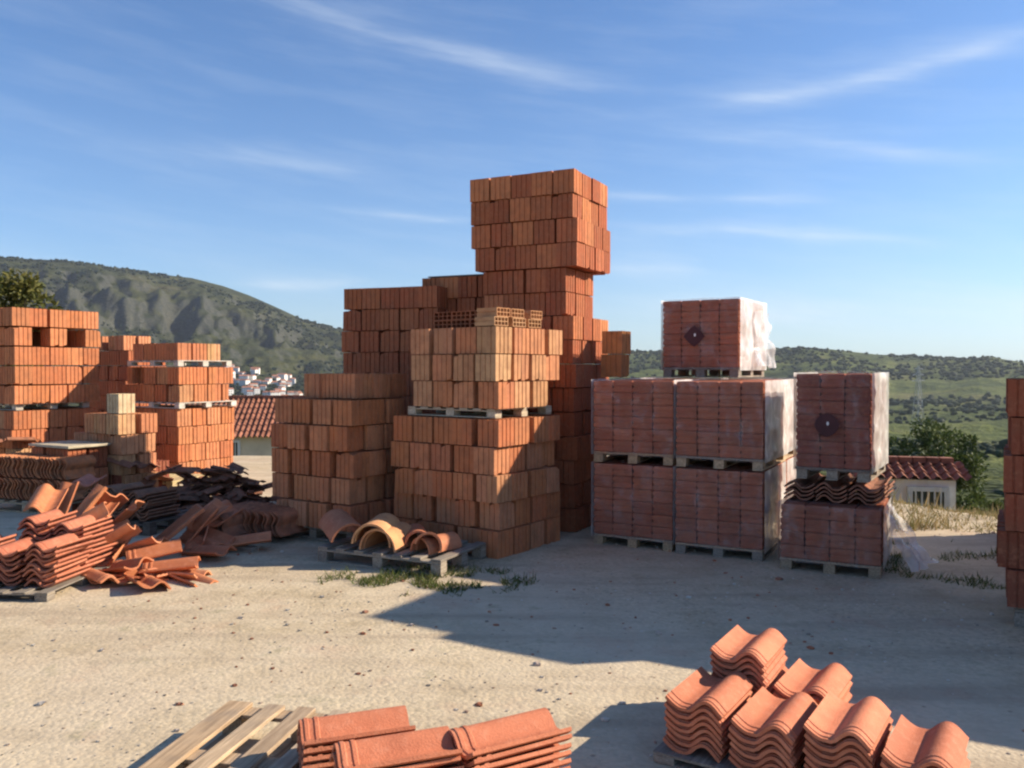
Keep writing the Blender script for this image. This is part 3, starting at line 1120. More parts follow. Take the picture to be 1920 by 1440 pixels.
def tile_mesh(name, mat, W=TW, L=TL, amp=.050, n=22, ribs=True, flip=False):
    """S-shaped interlocking tile, length along +x, width along +y: a pan and a roll, with collar ribs at the far end"""
    def zt_(s):
        s = 1 - s if flip else s
        pan = .80 * amp * max(0, (.27 - s) / .27) ** 1.5
        t_ = min(1, abs(s - .71) / .29)
        return pan + amp * (1 - t_ ** 2.0) ** 1.3
    xs = [(0, 0), (.012, 0), (.016, .004), (.030, .004), (.034, 0), (.052, 0), (.056, .004), (.070, .004), (.074, 0), (L * .5, 0), (L, 0)] if ribs else [(0, 0), (L * .5, 0), (L, 0)]
    verts, faces = [], []
    m = n + 1
    for side in (1, 0):
        for x, dz in xs:
            for i in range(m):
                s = i / n
                slope = (zt_(min(1, s + .01)) - zt_(max(0, s - .01))) / (.02 * W)
                nn = Vector((0, -slope, 1)).normalized()
                base = Vector((x, s * W, zt_(s) + .013))
                p = base + nn * (dz if side else -TT)
                verts.append(p)
    k_ = len(xs)
    for side in (0, 1):
        for a_ in range(k_ - 1):
            for i in range(n):
                q = side * k_ * m + a_ * m + i
                f_ = (q, q + m, q + m + 1, q + 1)
                faces.append(f_ if side == 0 else f_[::-1])
    off = k_ * m
    for i in range(n):
        faces.append((i, i + 1, off + i + 1, off + i))
        q = (k_ - 1) * m + i
        faces.append((q + 1, q, off + q, off + q + 1))
    for a_ in range(k_ - 1):
        q = a_ * m
        faces.append((q + m, q, off + q, off + q + m))
        q = a_ * m + n
        faces.append((q, q + m, off + q + m, off + q))
    me = pymesh(name, verts, faces, mat, True)
    bm = bmesh.new()
    bm.from_mesh(me)
    bmesh.ops.recalc_face_normals(bm, faces=bm.faces[:])
    for e in bm.edges:
        if len(e.link_faces) == 2 and e.calc_face_angle() > .7:
            e.smooth = False
    bm.to_mesh(me)
    bm.free()
    return me


TILE_MESH = tile_mesh('roof_tile', TILE)
TILE_MIRROR = tile_mesh('roof_tile_mirrored', TILE, flip=True)
OLD_TILE_MESH = tile_mesh('weathered_roof_tile', OLD_TILE, n=12, ribs=False)
NEW_TILE = [(.60, .205, .105), (.57, .19, .095), (.63, .23, .12), (.54, .175, .09), (.58, .21, .12)]
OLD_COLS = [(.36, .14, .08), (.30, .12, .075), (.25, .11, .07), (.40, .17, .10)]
PINK_TILE = [(.46, .155, .085), (.40, .13, .075), (.50, .185, .105), (.35, .12, .07)]


def tile_stack(label, x, y, rot, z0, n, pitch=.0305, pal=NEW_TILE, mesh=None, group='stacks of new roof tiles', jit=.006, rj=1.2, cat='tile stack'):
    """n tiles nested one on another; (x, y) is the near end of the left long edge"""
    t = thing('roof_tile_stack', label, cat, (x, y, z0), R(rot), group)
    for i in range(n):
        obj('tile', mesh or TILE_MESH, t, (rnd.uniform(-jit, jit), rnd.uniform(-jit, jit), i * pitch + .001), (0, 0, R(rnd.uniform(-rj, rj))), col(pal, .13))
    return t


# right foreground: the tiles' length runs back to the right, their wavy ends face the camera
def tile_at(px, py, z, width_px_right=None):
    d = (CAM_H - z) * FPX / (py - HORIZON)
    return gx(px, d), d


RT = 57            # heading of the tile length


def rstack(label, px, py, ztop, n, z0, rot=RT):
    """px, py: where the near end of the right long edge of the top tile shows; the tile's +y runs left from it"""
    x, y = tile_at(px, py, ztop)
    return tile_stack(label, x, y, rot, z0, n)


pz = PH * .35
th = R(33)
ax = Vector((math.sin(th), math.cos(th)))       # away along the tiles
sd = Vector((-math.cos(th), math.sin(th)))      # to the left along the row
o0 = Vector((1.60, 3.03))
p = o0 + sd * .57 - ax * .02
pallet('wooden pallet under the left half of the right foreground tile row', (p.x, p.y), 33, 0, .92, .60, cols=GREY_WOOD, thin=.35)
p = o0 - sd * .02 - ax * .02
pallet('wooden pallet under the right half of the right foreground tile row', (p.x, p.y), 33, 0, .46, .54, cols=GREY_WOOD, thin=.35)
names = ['rightmost stack of new roof tiles in the foreground row', 'third stack from the left in the foreground row of new roof tiles',
         'second stack from the left in the foreground row of new roof tiles', 'leftmost front stack in the foreground row of new roof tiles']
for i, (lab, n_, back) in enumerate(zip(names, (6, 7, 6, 7), (.0, .03, .0, .02))):
    p = o0 + sd * (i * .293) + ax * back
    tile_stack(lab, p.x, p.y, RT, pz, n_, mesh=TILE_MIRROR)
for i, n_, lab in ((2, 6, 'rear stack of new tiles behind the second foreground stack'), (3, 10, 'tallest rear stack of new tiles, behind the leftmost foreground stack')):
    p = o0 + sd * (i * .288 - .03) + ax * .47
    tile_stack(lab, p.x, p.y, RT + (2 if i == 3 else 0), pz, n_, mesh=TILE_MIRROR, rj=1.4, jit=.007)

# left foreground: the tiles' length runs to the right, ribbed collars at their left ends
pallet('wooden pallet hidden under the foreground tiles at the centre', (.0, 2.60), 20, 0, .55, .78, cols=WOOD_COL, thin=.35)
tile_stack('rear left stack of ribbed-end roof tiles beside the empty pallet', gx(566, 3.2), 3.2, 19, pz, 7)
tile_stack('front middle stack of ribbed-end roof tiles at the bottom edge', gx(652, 3.0), 2.92, 22, pz, 8)
tile_stack('right stack of ribbed-end roof tiles showing layered long edges', gx(888, 3.15), 3.05, 30, pz, 8)

# empty pallet in the left foreground
ep = thing('wooden_pallet', 'empty pale wooden pallet on the sand in the left foreground', 'pallet', (-1.52, 3.0, 0), R(78))
plank, cross, block = pallet_meshes(1.0, .80)
for i, y in enumerate((-.05, -.22, -.38, -.54, -.72)):
    obj('plank', box_mesh('plank', 1.0, (.12, .085, .085, .085, .12)[i], .020, WOOD, .002), ep, (.5, y, .118), (0, 0, R((.8, -.5, .4, -.9, .2)[i])), WOOD_COL[i % 4])
for x in (.05, .5, .95):
    obj('plank', cross, ep, (x, -.39, .098), (0, 0, 0), rnd.choice(WOOD_COL))
    for y in (-.05, -.39, -.73):
        obj('block', block, ep, (x, y, .019), (0, 0, 0), rnd.choice(WOOD_COL))
for y in (-.05, -.39, -.73):
    obj('plank', plank, ep, (.5, y, 0), (0, 0, 0), rnd.choice(WOOD_COL))

# ------------------------------------------------------------------ left tile stacks and heaps
lx, ly = gnd(-60, 1135)
pallet('dark pallet under the sunlit tile stacks at the left edge', gnd(84, 1132), 4, 0, 1.0, 1.1, cols=GREY_WOOD, thin=.5)
q = gnd(100, 1122)
for i, (du, dv, n_, rot, lab) in enumerate(((0, 0, 9, 84, 'right front stack of weathered pink tiles at the left edge'), (.29, .02, 8, 86, 'middle front stack of weathered pink tiles at the left edge'),
                                            (.58, .0, 9, 86, 'left front stack of weathered pink tiles cut by the picture edge'),
                                            (.05, .45, 11, 82, 'right rear stack of weathered pink tiles at the left edge'), (.34, .46, 12, 87, 'left rear stack of weathered pink tiles at the left edge'))):
    p = uv(q, 4, du, dv)
    tile_stack(lab, p[0], p[1], rot, PH * .5, n_ - 1, .037, PINK_TILE, TILE_MESH, 'weathered tile stacks at the left edge', .014, 5.0)

HEAP = 'loose tiles spilled beside the left stacks'


def loose_tile(px, py, z, rx, ry, rz, pal, mesh=None, label='loose orange roof tile lying in the sunlit heap at the left', group=HEAP, scale=1.0):
    x, y = gnd(px, py)
    o = obj('roof_tile', mesh or TILE_MESH, None, (x, y, z), (R(rx), R(ry), R(rz)), col(pal))
    o.scale = (scale,) * 3
    return tag(o, label, 'roof tile', group)


for (px_, py_, z, rx, ry, rz) in ((125, 1085, .10, 15, -38, 60), (150, 1080, .16, -20, -30, 20), (178, 1090, .03, 10, -12, -30), (205, 1095, .02, 5, 8, 15), (230, 1098, .02, -12, -6, -50),
                                  (258, 1092, .03, 6, -5, 5), (170, 1062, .22, 25, -34, 75), (140, 1062, .30, 0, -50, 40), (200, 1070, .10, -18, -20, -10), (235, 1082, .07, 14, -10, 30),
                                  (190, 1102, .01, 3, 3, 80), (120, 1045, .26, -10, -60, 80), (275, 1086, .015, -8, 0, -20), (155, 1100, .02, 10, -8, 120), (100, 1060, .42, 12, -20, 95), (112, 1078, .22, 30, -30, 20), (132, 1050, .34, -25, -35, -15), (165, 1075, .12, 35, -15, 50),
                                  (290, 1096, .01, 4, 2, 60), (305, 1088, .01, -6, 4, -35), (215, 1080, .10, -30, -18, 95), (182, 1058, .18, 15, -40, -20), (245, 1100, .01, 12, 0, 140)):
    loose_tile(px_, py_, z, rx, ry, rz + rnd.uniform(-10, 10), ORANGE if rnd.random() < .6 else SALMON)

# leaning tiles and the low tile row behind the sunlit sand
for k_, (px_, py_, lab) in enumerate(((470, 1036, 'front grey plank under the row of edge-stood tiles'), (490, 1012, 'rear grey plank under the row of edge-stood tiles'))):
    x, y = gnd(px_, py_)
    tag(obj('plank', box_mesh('plank', 1.0, .09, .045, WOOD, .003), None, (x - .42, y + .2, .0), (0, 0, R(156)), GREY_WOOD[k_]), lab, 'plank')
row = thing('roof_tile_stack', 'row of brown tiles stood on edge on a low pallet left of centre', 'tile stack', (*gnd(480, 1034), .046), R(90 - 24), 'weathered tile rows')
for i in range(13):
    obj('tile', OLD_TILE_MESH, row, (.30 + rnd.uniform(-.02, .02), i * .055 + .02, .02), (R(74 + rnd.uniform(-5, 5)), 0, R(90 * 0 + rnd.uniform(-3, 3))), col([(.50, .185, .095), (.44, .155, .08), (.54, .21, .11)]))
for i in range(5):
    obj('tile', OLD_TILE_MESH, row, (.02 + rnd.uniform(-.02, .02), .40 + i * .07, .02), (R(60 + rnd.uniform(-9, 9)), 0, R(rnd.uniform(-12, 12))), col([(.52, .22, .12), (.46, .18, .10)]))
x, y = gnd(275, 1052)
slab = thing('leaning_tile_slab', 'long brown clay slab leaning against the row of edge-stood tiles', 'clay slab', (x, y, .02), R(30))
bm = bmesh.new()
bm_box(bm, 0, .62, 0, .30, 0, .035)
bmesh.ops.bevel(bm, geom=bm.edges[:], offset=.006, segments=1, affect='EDGES')
obj('slab', bm_mesh('clay_slab', bm, CLAY), slab, (0, 0, 0), (0, R(-38), 0), (.46, .19, .10, 1))
for i in range(3):
    bm = bmesh.new()
    bm_box(bm, .02, .60, .06 + i * .08, .075 + i * .08, .036, .046)
    obj('rib', bm_mesh('slab_rib', bm, CLAY), slab, (0, 0, 0), (0, R(-38), 0), (.42, .17, .09, 1))
for (px_, py_, z, rx, ry, rz, lab) in ((352, 1040, .05, 10, -48, 28, 'orange tile leaning up beside the long brown slab'), (385, 1044, .10, -30, -20, 100, 'orange tile tipped on its edge right of the long brown slab'),
                                       (372, 1036, .16, 15, -25, 60, 'orange tile lying across others right of the long slab'), (415, 1040, .03, 8, -6, 12, 'flat orange tile in front of the edge-stood row'),
                                       (440, 1036, .09, -14, -10, 150, 'orange tile resting askew in front of the edge-stood row'), (405, 1030, .18, 22, -12, 75, 'topmost orange tile of the little heap before the edge-stood row'),
                                       (335, 1050, .02, 4, -4, -25, 'orange tile lying flat at the foot of the long slab')):
    loose_tile(px_, py_, z, rx, ry, rz, [(.56, .22, .11), (.50, .18, .09)], TILE_MESH, lab, 'loose tiles before the edge-stood row')
loose_tile(545, 1005, .04, 8, -10, 20, [(.36, .14, .08)], OLD_TILE_MESH, 'brown tile lying flat beside the shaded left brick stack', None)
loose_tile(530, 1012, .10, 4, -14, 28, [(.34, .13, .08)], OLD_TILE_MESH, 'brown tile resting on another beside the shaded left stack', None)


# ridge tiles on the small pallet in front of the tall pile
def ridge_mesh(name, r0, r1, L, t_=.016, n=14, mat=TILE):
    verts, faces = [], []
    for rr_, ins in ((0, 0), (0, 1)):
        for x, rad in ((0, r0), (.05, r0), (.055, r0 - .008), (L, r1)):
            for i in range(n + 1):
                a_ = math.pi * i / n
                q_ = rad - (t_ if ins else 0)
                verts.append((x, math.cos(a_) * q_, math.sin(a_) * q_ * 1.1))
    k_, m = 4, n + 1
    for s_ in (0, 1):
        for a_ in range(k_ - 1):
            for i in range(n):
                q_ = s_ * k_ * m + a_ * m + i
                faces.append((q_, q_ + m, q_ + m + 1, q_ + 1))
    off = k_ * m
    for i in range(n):
        faces.append((i, i + 1, off + i + 1, off + i))
        q_ = (k_ - 1) * m + i
        faces.append((q_, q_ + 1, off + q_ + 1, off + q_))
    for a_ in range(k_ - 1):
        for e_ in (0, n):
            q_ = a_ * m + e_
            faces.append((q_, q_ + m, off + q_ + m, off + q_))
    me = pymesh(name, verts, faces, mat, True)
    bm = bmesh.new()
    bm.from_mesh(me)
    bmesh.ops.recalc_face_normals(bm, faces=bm.faces[:])
    for e in bm.edges:
        if len(e.link_faces) == 2 and e.calc_face_angle() > .7:
            e.smooth = False
    bm.to_mesh(me)
    bm.free()
    return me


HP = gnd(826, 1084)
pallet('weathered pallet with ridge tiles in front of the tall brick pile', HP, 26, 0, .8, 1.25, cols=GREY_WOOD)
RIDGE = ridge_mesh('ridge_tile', .175, .16, .46)
RIDGE_S = ridge_mesh('small_ridge_tile', .12, .11, .40)
RG = 'ridge tiles on the weathered pallet'


def ridge(mesh, u_, v_, z, rx, ry, rz, c, label):
    p = uv(HP, 26, u_, v_)
    o = obj('ridge_tile', mesh, None, (p[0], p[1], PH + z), (R(rx), R(ry), R(rz)), (*c, 1))
    return tag(o, label, 'ridge tile', RG)


ridge(RIDGE, .66, .05, .0, 0, 0, 70, (.64, .33, .15), 'large half-round ridge tile catching the sun on the weathered pallet')
ridge(RIDGE, .71, .03, .045, 5, -4, 82, (.66, .36, .17), 'second half-round ridge tile nested over the first on the pallet')
ridge(RIDGE, .98, .10, .02, 12, -10, 118, (.46, .19, .10), 'half-round tile lying slanted at the left of the weathered pallet')
ridge(RIDGE_S, .30, .16, .0, 0, 0, 50, (.55, .22, .11), 'small ridge tile at the right of the weathered pallet')
ridge(RIDGE_S, .20, .12, .06, 18, 10, 95, (.52, .20, .10), 'small ridge tile leaning at the right end of the weathered pallet')
ridge(RIDGE_S, .42, .32, .02, 6, 0, 100, (.50, .19, .10), 'small ridge tile behind the others on the weathered pallet')

# shaded heaps in the left middle ground
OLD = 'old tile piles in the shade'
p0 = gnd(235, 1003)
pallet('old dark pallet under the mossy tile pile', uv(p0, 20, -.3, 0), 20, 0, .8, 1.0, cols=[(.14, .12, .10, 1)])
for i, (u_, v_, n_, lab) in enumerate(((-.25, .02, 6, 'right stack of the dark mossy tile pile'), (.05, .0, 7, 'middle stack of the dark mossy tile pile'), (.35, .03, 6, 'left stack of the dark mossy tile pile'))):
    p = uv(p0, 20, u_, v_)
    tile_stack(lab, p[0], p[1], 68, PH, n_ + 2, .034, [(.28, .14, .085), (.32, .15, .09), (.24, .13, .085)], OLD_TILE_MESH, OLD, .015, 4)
p = uv(p0, 20, .42, .0)
tag(obj('roof_tile', TILE_MESH, None, (p[0], p[1], PH + 8 * .034 + .06), (0, R(-3), R(100)), (.50, .20, .14, 1)), 'single pink tile lying on the dark mossy pile', 'roof tile')

hp = gnd(120, 968)
pallet('pallet under the sunlit edge-stood tile row at the left edge', hp, 18, 0, .9, 1.2, cols=WOOD_COL)
row = thing('roof_tile_stack', 'sunlit row of orange tiles stood on edge at the left edge', 'tile stack', (hp[0], hp[1], PH), R(72), 'weathered tile rows')
for lay in range(2):
    for i in range(22):
        obj('tile', OLD_TILE_MESH, row, (.03 + lay * .0 + rnd.uniform(-.015, .015), .03 + i * .052, .01 + lay * .26), (R(80 + rnd.uniform(-5, 5)), 0, R(rnd.uniform(-3, 3))), col(ORANGE))
for i in range(9):
    loose_tile(rnd.uniform(-10, 105), 930 + rnd.uniform(-6, 6), .70 + rnd.uniform(0, .06), rnd.uniform(-14, 14), rnd.uniform(-14, 14), rnd.uniform(0, 360), ORANGE + OLD_COLS, OLD_TILE_MESH,
               'broken tile lying on top of the edge-stood row at the left edge', 'tiles strewn over the edge-stood row', .75)

rp = gnd(225, 950)
brick_stack('low dark pile of old bricks in shade at the left', rp, 25, 0, 5, 3, 2, [(.30, .085, .05), (.24, .07, .045)], 'far left brick loads', gap=.03, jitter=.03, shift=.04, miss=.05)
yp = gnd(322, 938)
pallet('pale yellowish pallet tilted among the shaded old tiles', yp, 14, .10, .8, .62, n=5, cols=[(.58, .47, .26, 1), (.5, .4, .24, 1)])
for i in range(10):
    loose_tile(rnd.uniform(225, 325), 945 + rnd.uniform(-8, 8), .26 + rnd.uniform(0, .22), rnd.uniform(-20, 20), rnd.uniform(-25, 25), rnd.uniform(0, 360), OLD_COLS, OLD_TILE_MESH,
               'old brown tile heaped on the pale yellowish pallet', 'old tiles on the yellowish pallet')
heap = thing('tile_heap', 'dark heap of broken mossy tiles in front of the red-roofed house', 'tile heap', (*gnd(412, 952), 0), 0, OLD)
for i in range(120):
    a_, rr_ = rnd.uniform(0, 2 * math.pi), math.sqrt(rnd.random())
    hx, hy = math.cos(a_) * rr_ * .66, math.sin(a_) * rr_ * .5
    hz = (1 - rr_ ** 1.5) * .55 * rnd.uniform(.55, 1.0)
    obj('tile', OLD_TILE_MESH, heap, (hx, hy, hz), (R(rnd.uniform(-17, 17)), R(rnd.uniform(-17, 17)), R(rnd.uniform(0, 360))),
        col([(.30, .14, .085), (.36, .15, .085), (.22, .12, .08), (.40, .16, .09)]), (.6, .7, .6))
heap2 = thing('tile_heap', 'low heap of old reddish tiles among the shaded piles', 'tile heap', (*gnd(250, 905), 0), 0, OLD)
for i in range(70):
    a_, rr_ = rnd.uniform(0, 2 * math.pi), math.sqrt(rnd.random())
    hx, hy = math.cos(a_) * rr_ * .95, math.sin(a_) * rr_ * .5
    hz = (1 - rr_ ** 1.5) * .50 * rnd.uniform(.5, 1.0)
    obj('tile', OLD_TILE_MESH, heap2, (hx, hy, hz), (R(rnd.uniform(-24, 24)), R(rnd.uniform(-24, 24)), R(rnd.uniform(0, 360))), col(OLD_COLS), (.7, .8, .7))

# tile layer under the right upper pack
for i, lab in enumerate(('left', 'middle', 'right')):
    for dv, w_ in ((0, 'front'), (.46, 'rear')):
        p = uv(E6, 31, .62 - .262 * (i + 1) + .08, -.02 + dv)
        tile_stack('%s %s brown tile stack squeezed under the right upper wrapped pack' % (lab, w_), p[0], p[1], 59, zl, 4, .034, OLD_COLS, OLD_TILE_MESH, 'tiles under the right upper pack', .01, 2)

# ------------------------------------------------------------------ buildings
def roof_panel(name, W, D, rise, mat, pitch_w=.155):
    """a plane of barrel tiles: rolls run down the slope, stepped by course; eave at y=0, ridge at y=D"""
    n = max(4, int(W / pitch_w))
    seg = 6
    rows = max(3, int(D / .35))
    verts, faces = [], []
    for r_ in range(rows):
        for e_ in (0, 1):
            yy = D * (r_ + e_) / rows
            zz_ = rise * yy / D + (.03 if e_ == 0 else 0)
            for i in range(n * seg + 1):
                a_ = i / seg * 2 * math.pi
                verts.append((W * i / (n * seg) - W / 2, yy, zz_ + .030 * math.cos(a_)))
    m = n * seg + 1
    for r_ in range(2 * rows - 1):
        for i in range(n * seg):
            q_ = r_ * m + i
            faces.append((q_, q_ + 1, q_ + m + 1, q_ + m))
    return pymesh(name, verts, faces, mat)


def house(label, name, x, y, z, rot, W, D, H, rise, wall_mat, windows, overhang=.25):
    t = thing(name, label, 'house' if name == 'house' else 'hut', (x, y, z), R(rot))
    bm = bmesh.new()
    bm_box(bm, -W / 2, W / 2, 0, D, 0, H)
    gv = [bm.verts.new(p_) for p_ in ((-W / 2, 0, H), (-W / 2, D, H), (-W / 2, D / 2, H + rise), (W / 2, 0, H), (W / 2, D, H), (W / 2, D / 2, H + rise))]
    bm.faces.new((gv[0], gv[1], gv[2]))
    bm.faces.new((gv[3], gv[5], gv[4]))
    obj('wall', bm_mesh('wall', bm, wall_mat), t)
    slope = rise / (D / 2)
    for s_ in (0, 1):
        rf = obj('roof', roof_panel('roof', W + .4, D / 2 + overhang, rise + slope * overhang, ROOF_RED), t,
                 (0, -overhang if s_ == 0 else D + overhang, H - slope * overhang + .05), (0, 0, 0 if s_ == 0 else math.pi))
    bm = bmesh.new()
    n = int((W + .4) / .2)
    for i in range(n):
        bm_box(bm, -W / 2 - .2 + i * .2 + .01, -W / 2 - .2 + i * .2 + .19, D / 2 - .09, D / 2 + .09, H + rise + .04, H + rise + .13)
    obj('ridge', bm_mesh('ridge', bm, ROOF_RED), t)
    for (wx, wz, ww, wh) in windows:
        bm = bmesh.new()
        for a_, b_, c_, d_ in ((-ww / 2, -ww / 2 + .07, 0, wh), (ww / 2 - .07, ww / 2, 0, wh), (-ww / 2 + .07, ww / 2 - .07, 0, .07), (-ww / 2 + .07, ww / 2 - .07, wh - .07, wh)):
            bm_box(bm, a_, b_, -.06, .02, c_, d_)
        w_ = obj('window', bm_mesh('window_frame', bm, METAL), t, (wx, 0, wz))
        bm = bmesh.new()
        bm_box(bm, -ww / 2 + .07, ww / 2 - .07, -.02, -.006, .07, wh - .07)
        obj('pane', bm_mesh('pane', bm, GLASS), w_)
        for i in range(5):
            bm = bmesh.new()
            xx = -ww / 2 + .07 + (i + .5) * (ww - .14) / 5
            bm_box(bm, xx - .012, xx + .012, -.05, -.028, .07, wh - .07)
            obj('bar', bm_mesh('bar', bm, METAL), w_)
        obj('sill', box_mesh('sill', ww + .16, .12, .05, wall_mat), w_, (0, -.06, -.055))
    return t


hz_ = tz(gx(470, 25), 25)
house('cream house with a red tiled roof behind the left brick stacks', 'house', gx(470, 25), 24.5, hz_ - .3, 8, 5.5, 5, -hz_ + .05, .95, PLASTER, [(-.55, 1.0, .8, .9)])
hd = 13.0
hx = gx(1783, hd) - .73
hzt = tz(hx, hd) - .25
hh = .0 - hzt
house('small white hut with barred window and red tiled roof beyond the yard', 'hut', hx, hd, hzt, -14, 1.5, 1.2, hh, .16, WHITEWASH, [(.36, hh - .60, .58, .50)], .12)

# far village
VG = 'white houses of the far village'


def village_mesh(w, d, h):
    bm = bmesh.new()
    bm_box(bm, -w / 2, w / 2, -d / 2, d / 2, -6, h)
    me_v = [bm.verts.new(p_) for p_ in ((-w / 2 - .4, -d / 2 - .4, h + .05), (w / 2 + .4, -d / 2 - .4, h + .05), (w / 2 + .4, d / 2 + .4, h + .05), (-w / 2 - .4, d / 2 + .4, h + .05), (-w / 2, 0, h + 2.1), (w / 2, 0, h + 2.1))]
    fs = [bm.faces.new([me_v[i] for i in f_]) for f_ in ((0, 1, 5, 4), (2, 3, 4, 5), (1, 2, 5), (3, 0, 4))]
    for f_ in fs:
        f_.material_index = 1
    # rows of dark windows on the long walls
    for s_ in (-1, 1):
        for zz_ in [1.2 + 3 * q_ for q_ in range(int(h // 3))]:
            for q_ in range(int(w // 3)):
                xx = -w / 2 + 1.5 + q_ * 3
                wv = [bm.verts.new((xx + a_, s_ * (d / 2 + .05), zz_ + b_)) for a_, b_ in ((-.5, 0), (.5, 0), (.5, 1.3), (-.5, 1.3))]
                bm.faces.new(wv).material_index = 2
    me = bm_mesh('village_house', bm, FAR_WHITE)
    me.materials.append(FAR_ROOF)
    me.materials.append(GLASS)
    return me


VM = [village_mesh(9, 8, 6), village_mesh(12, 8, 4), village_mesh(8, 8, 8), village_mesh(14, 9, 9)]
for i in range(44):
    px_ = rnd.uniform(425, 560) if i < 44 else rnd.uniform(180, 640)
    d_ = rnd.uniform(1130, 1420) if i < 44 else rnd.uniform(1300, 1650)
    x = gx(px_, d_)
    o = obj('village_house', rnd.choice(VM), None, (x, d_, tz(x, d_) + .5), (0, 0, R(rnd.uniform(-40, 40))))
    tag(o, 'small white house in the far village at the foot of the mountain' if i < 44 else 'lone pale house among the trees on the far mountain slope', 'house', VG if i < 44 else 'scattered houses on the slope')

# ------------------------------------------------------------------ pylon
px_, d_ = 1722, 430
x = gx(px_, d_)
zb_ = tz(x, d_)
ht = (CAM_H + (HORIZON - 690) / FPX * d_) - zb_ + 1
pyl = thing('power_pylon', 'slender lattice power pylon on the far green slope', 'pylon', (x, d_, zb_), R(20))


def strut(bm, a_, b_, r_=.12):
    a_, b_ = Vector(a_), Vector(b_)
    d = (b_ - a_)
    q_ = d.to_track_quat('Z', 'Y').to_matrix().to_4x4()
    q_.translation = a_
    vs = []
    for zz_ in (0, d.length):
        vs.append([bm.verts.new(q_ @ Vector((cx * r_, cy * r_, zz_))) for cx, cy in ((-1, -1), (1, -1), (1, 1), (-1, 1))])
    for i in range(4):
        bm.faces.new((vs[0][i], vs[0][(i + 1) % 4], vs[1][(i + 1) % 4], vs[1][i]))


bm = bmesh.new()
LV = 8
for k_ in range(LV):
    z0_, z1_ = ht * k_ / LV, ht * (k_ + 1) / LV
    w0, w1 = 2.4 * (1 - k_ / LV) ** 1.2 + .35, 2.4 * (1 - (k_ + 1) / LV) ** 1.2 + .35
    cs0 = [(w0, w0, z0_), (-w0, w0, z0_), (-w0, -w0, z0_), (w0, -w0, z0_)]
    cs1 = [(w1, w1, z1_), (-w1, w1, z1_), (-w1, -w1, z1_), (w1, -w1, z1_)]
    for i in range(4):
        strut(bm, cs0[i], cs1[i], .09)
        strut(bm, cs0[i], cs1[(i + 1) % 4], .05)
        strut(bm, cs1[i], cs1[(i + 1) % 4], .05)
obj('lattice_tower', bm_mesh('lattice_tower', bm, STEEL), pyl)
for zz_, w_ in ((.80, 4.2), (.88, 3.6), (.96, 2.8)):
    bm = bmesh.new()
    strut(bm, (-w_, 0, ht * zz_), (w_, 0, ht * zz_), .12)
    strut(bm, (-w_, 0, ht * zz_), (0, 0, ht * zz_ + 1.0), .08)
    strut(bm, (w_, 0, ht * zz_), (0, 0, ht * zz_ + 1.0), .08)
    obj('cross_arm', bm_mesh('cross_arm', bm, STEEL), pyl)


# ------------------------------------------------------------------ trees and plants
def quads_mesh(name, centres, dirs, lens, wids, mat, tri=False):
    """many small leaves: centre, direction and size arrays"""
    n = len(centres)
    up = npr.normal(size=(n, 3))
    side = np.cross(dirs, up)
    side /= np.linalg.norm(side, axis=1, keepdims=True) + 1e-9
    a = centres - side * wids[:, None] / 2
    b = centres + side * wids[:, None] / 2
    c = centres + dirs * lens[:, None] + side * wids[:, None] * (.05 if tri else .3)
    d = centres + dirs * lens[:, None] - side * wids[:, None] * (.05 if tri else .3)
    verts = np.stack([a, b, c, d], 1).reshape(-1, 3)
    faces = np.arange(4 * n).reshape(-1, 4)
    m = bpy.data.meshes.new(name)
    m.vertices.add(4 * n)
    m.vertices.foreach_set('co', verts.ravel())
    m.loops.add(4 * n)
    m.loops.foreach_set('vertex_index', faces.ravel())
    m.polygons.add(n)
    m.polygons.foreach_set('loop_start', np.arange(n) * 4)
    m.update(calc_edges=True)
    m.materials.append(mat)
    return m


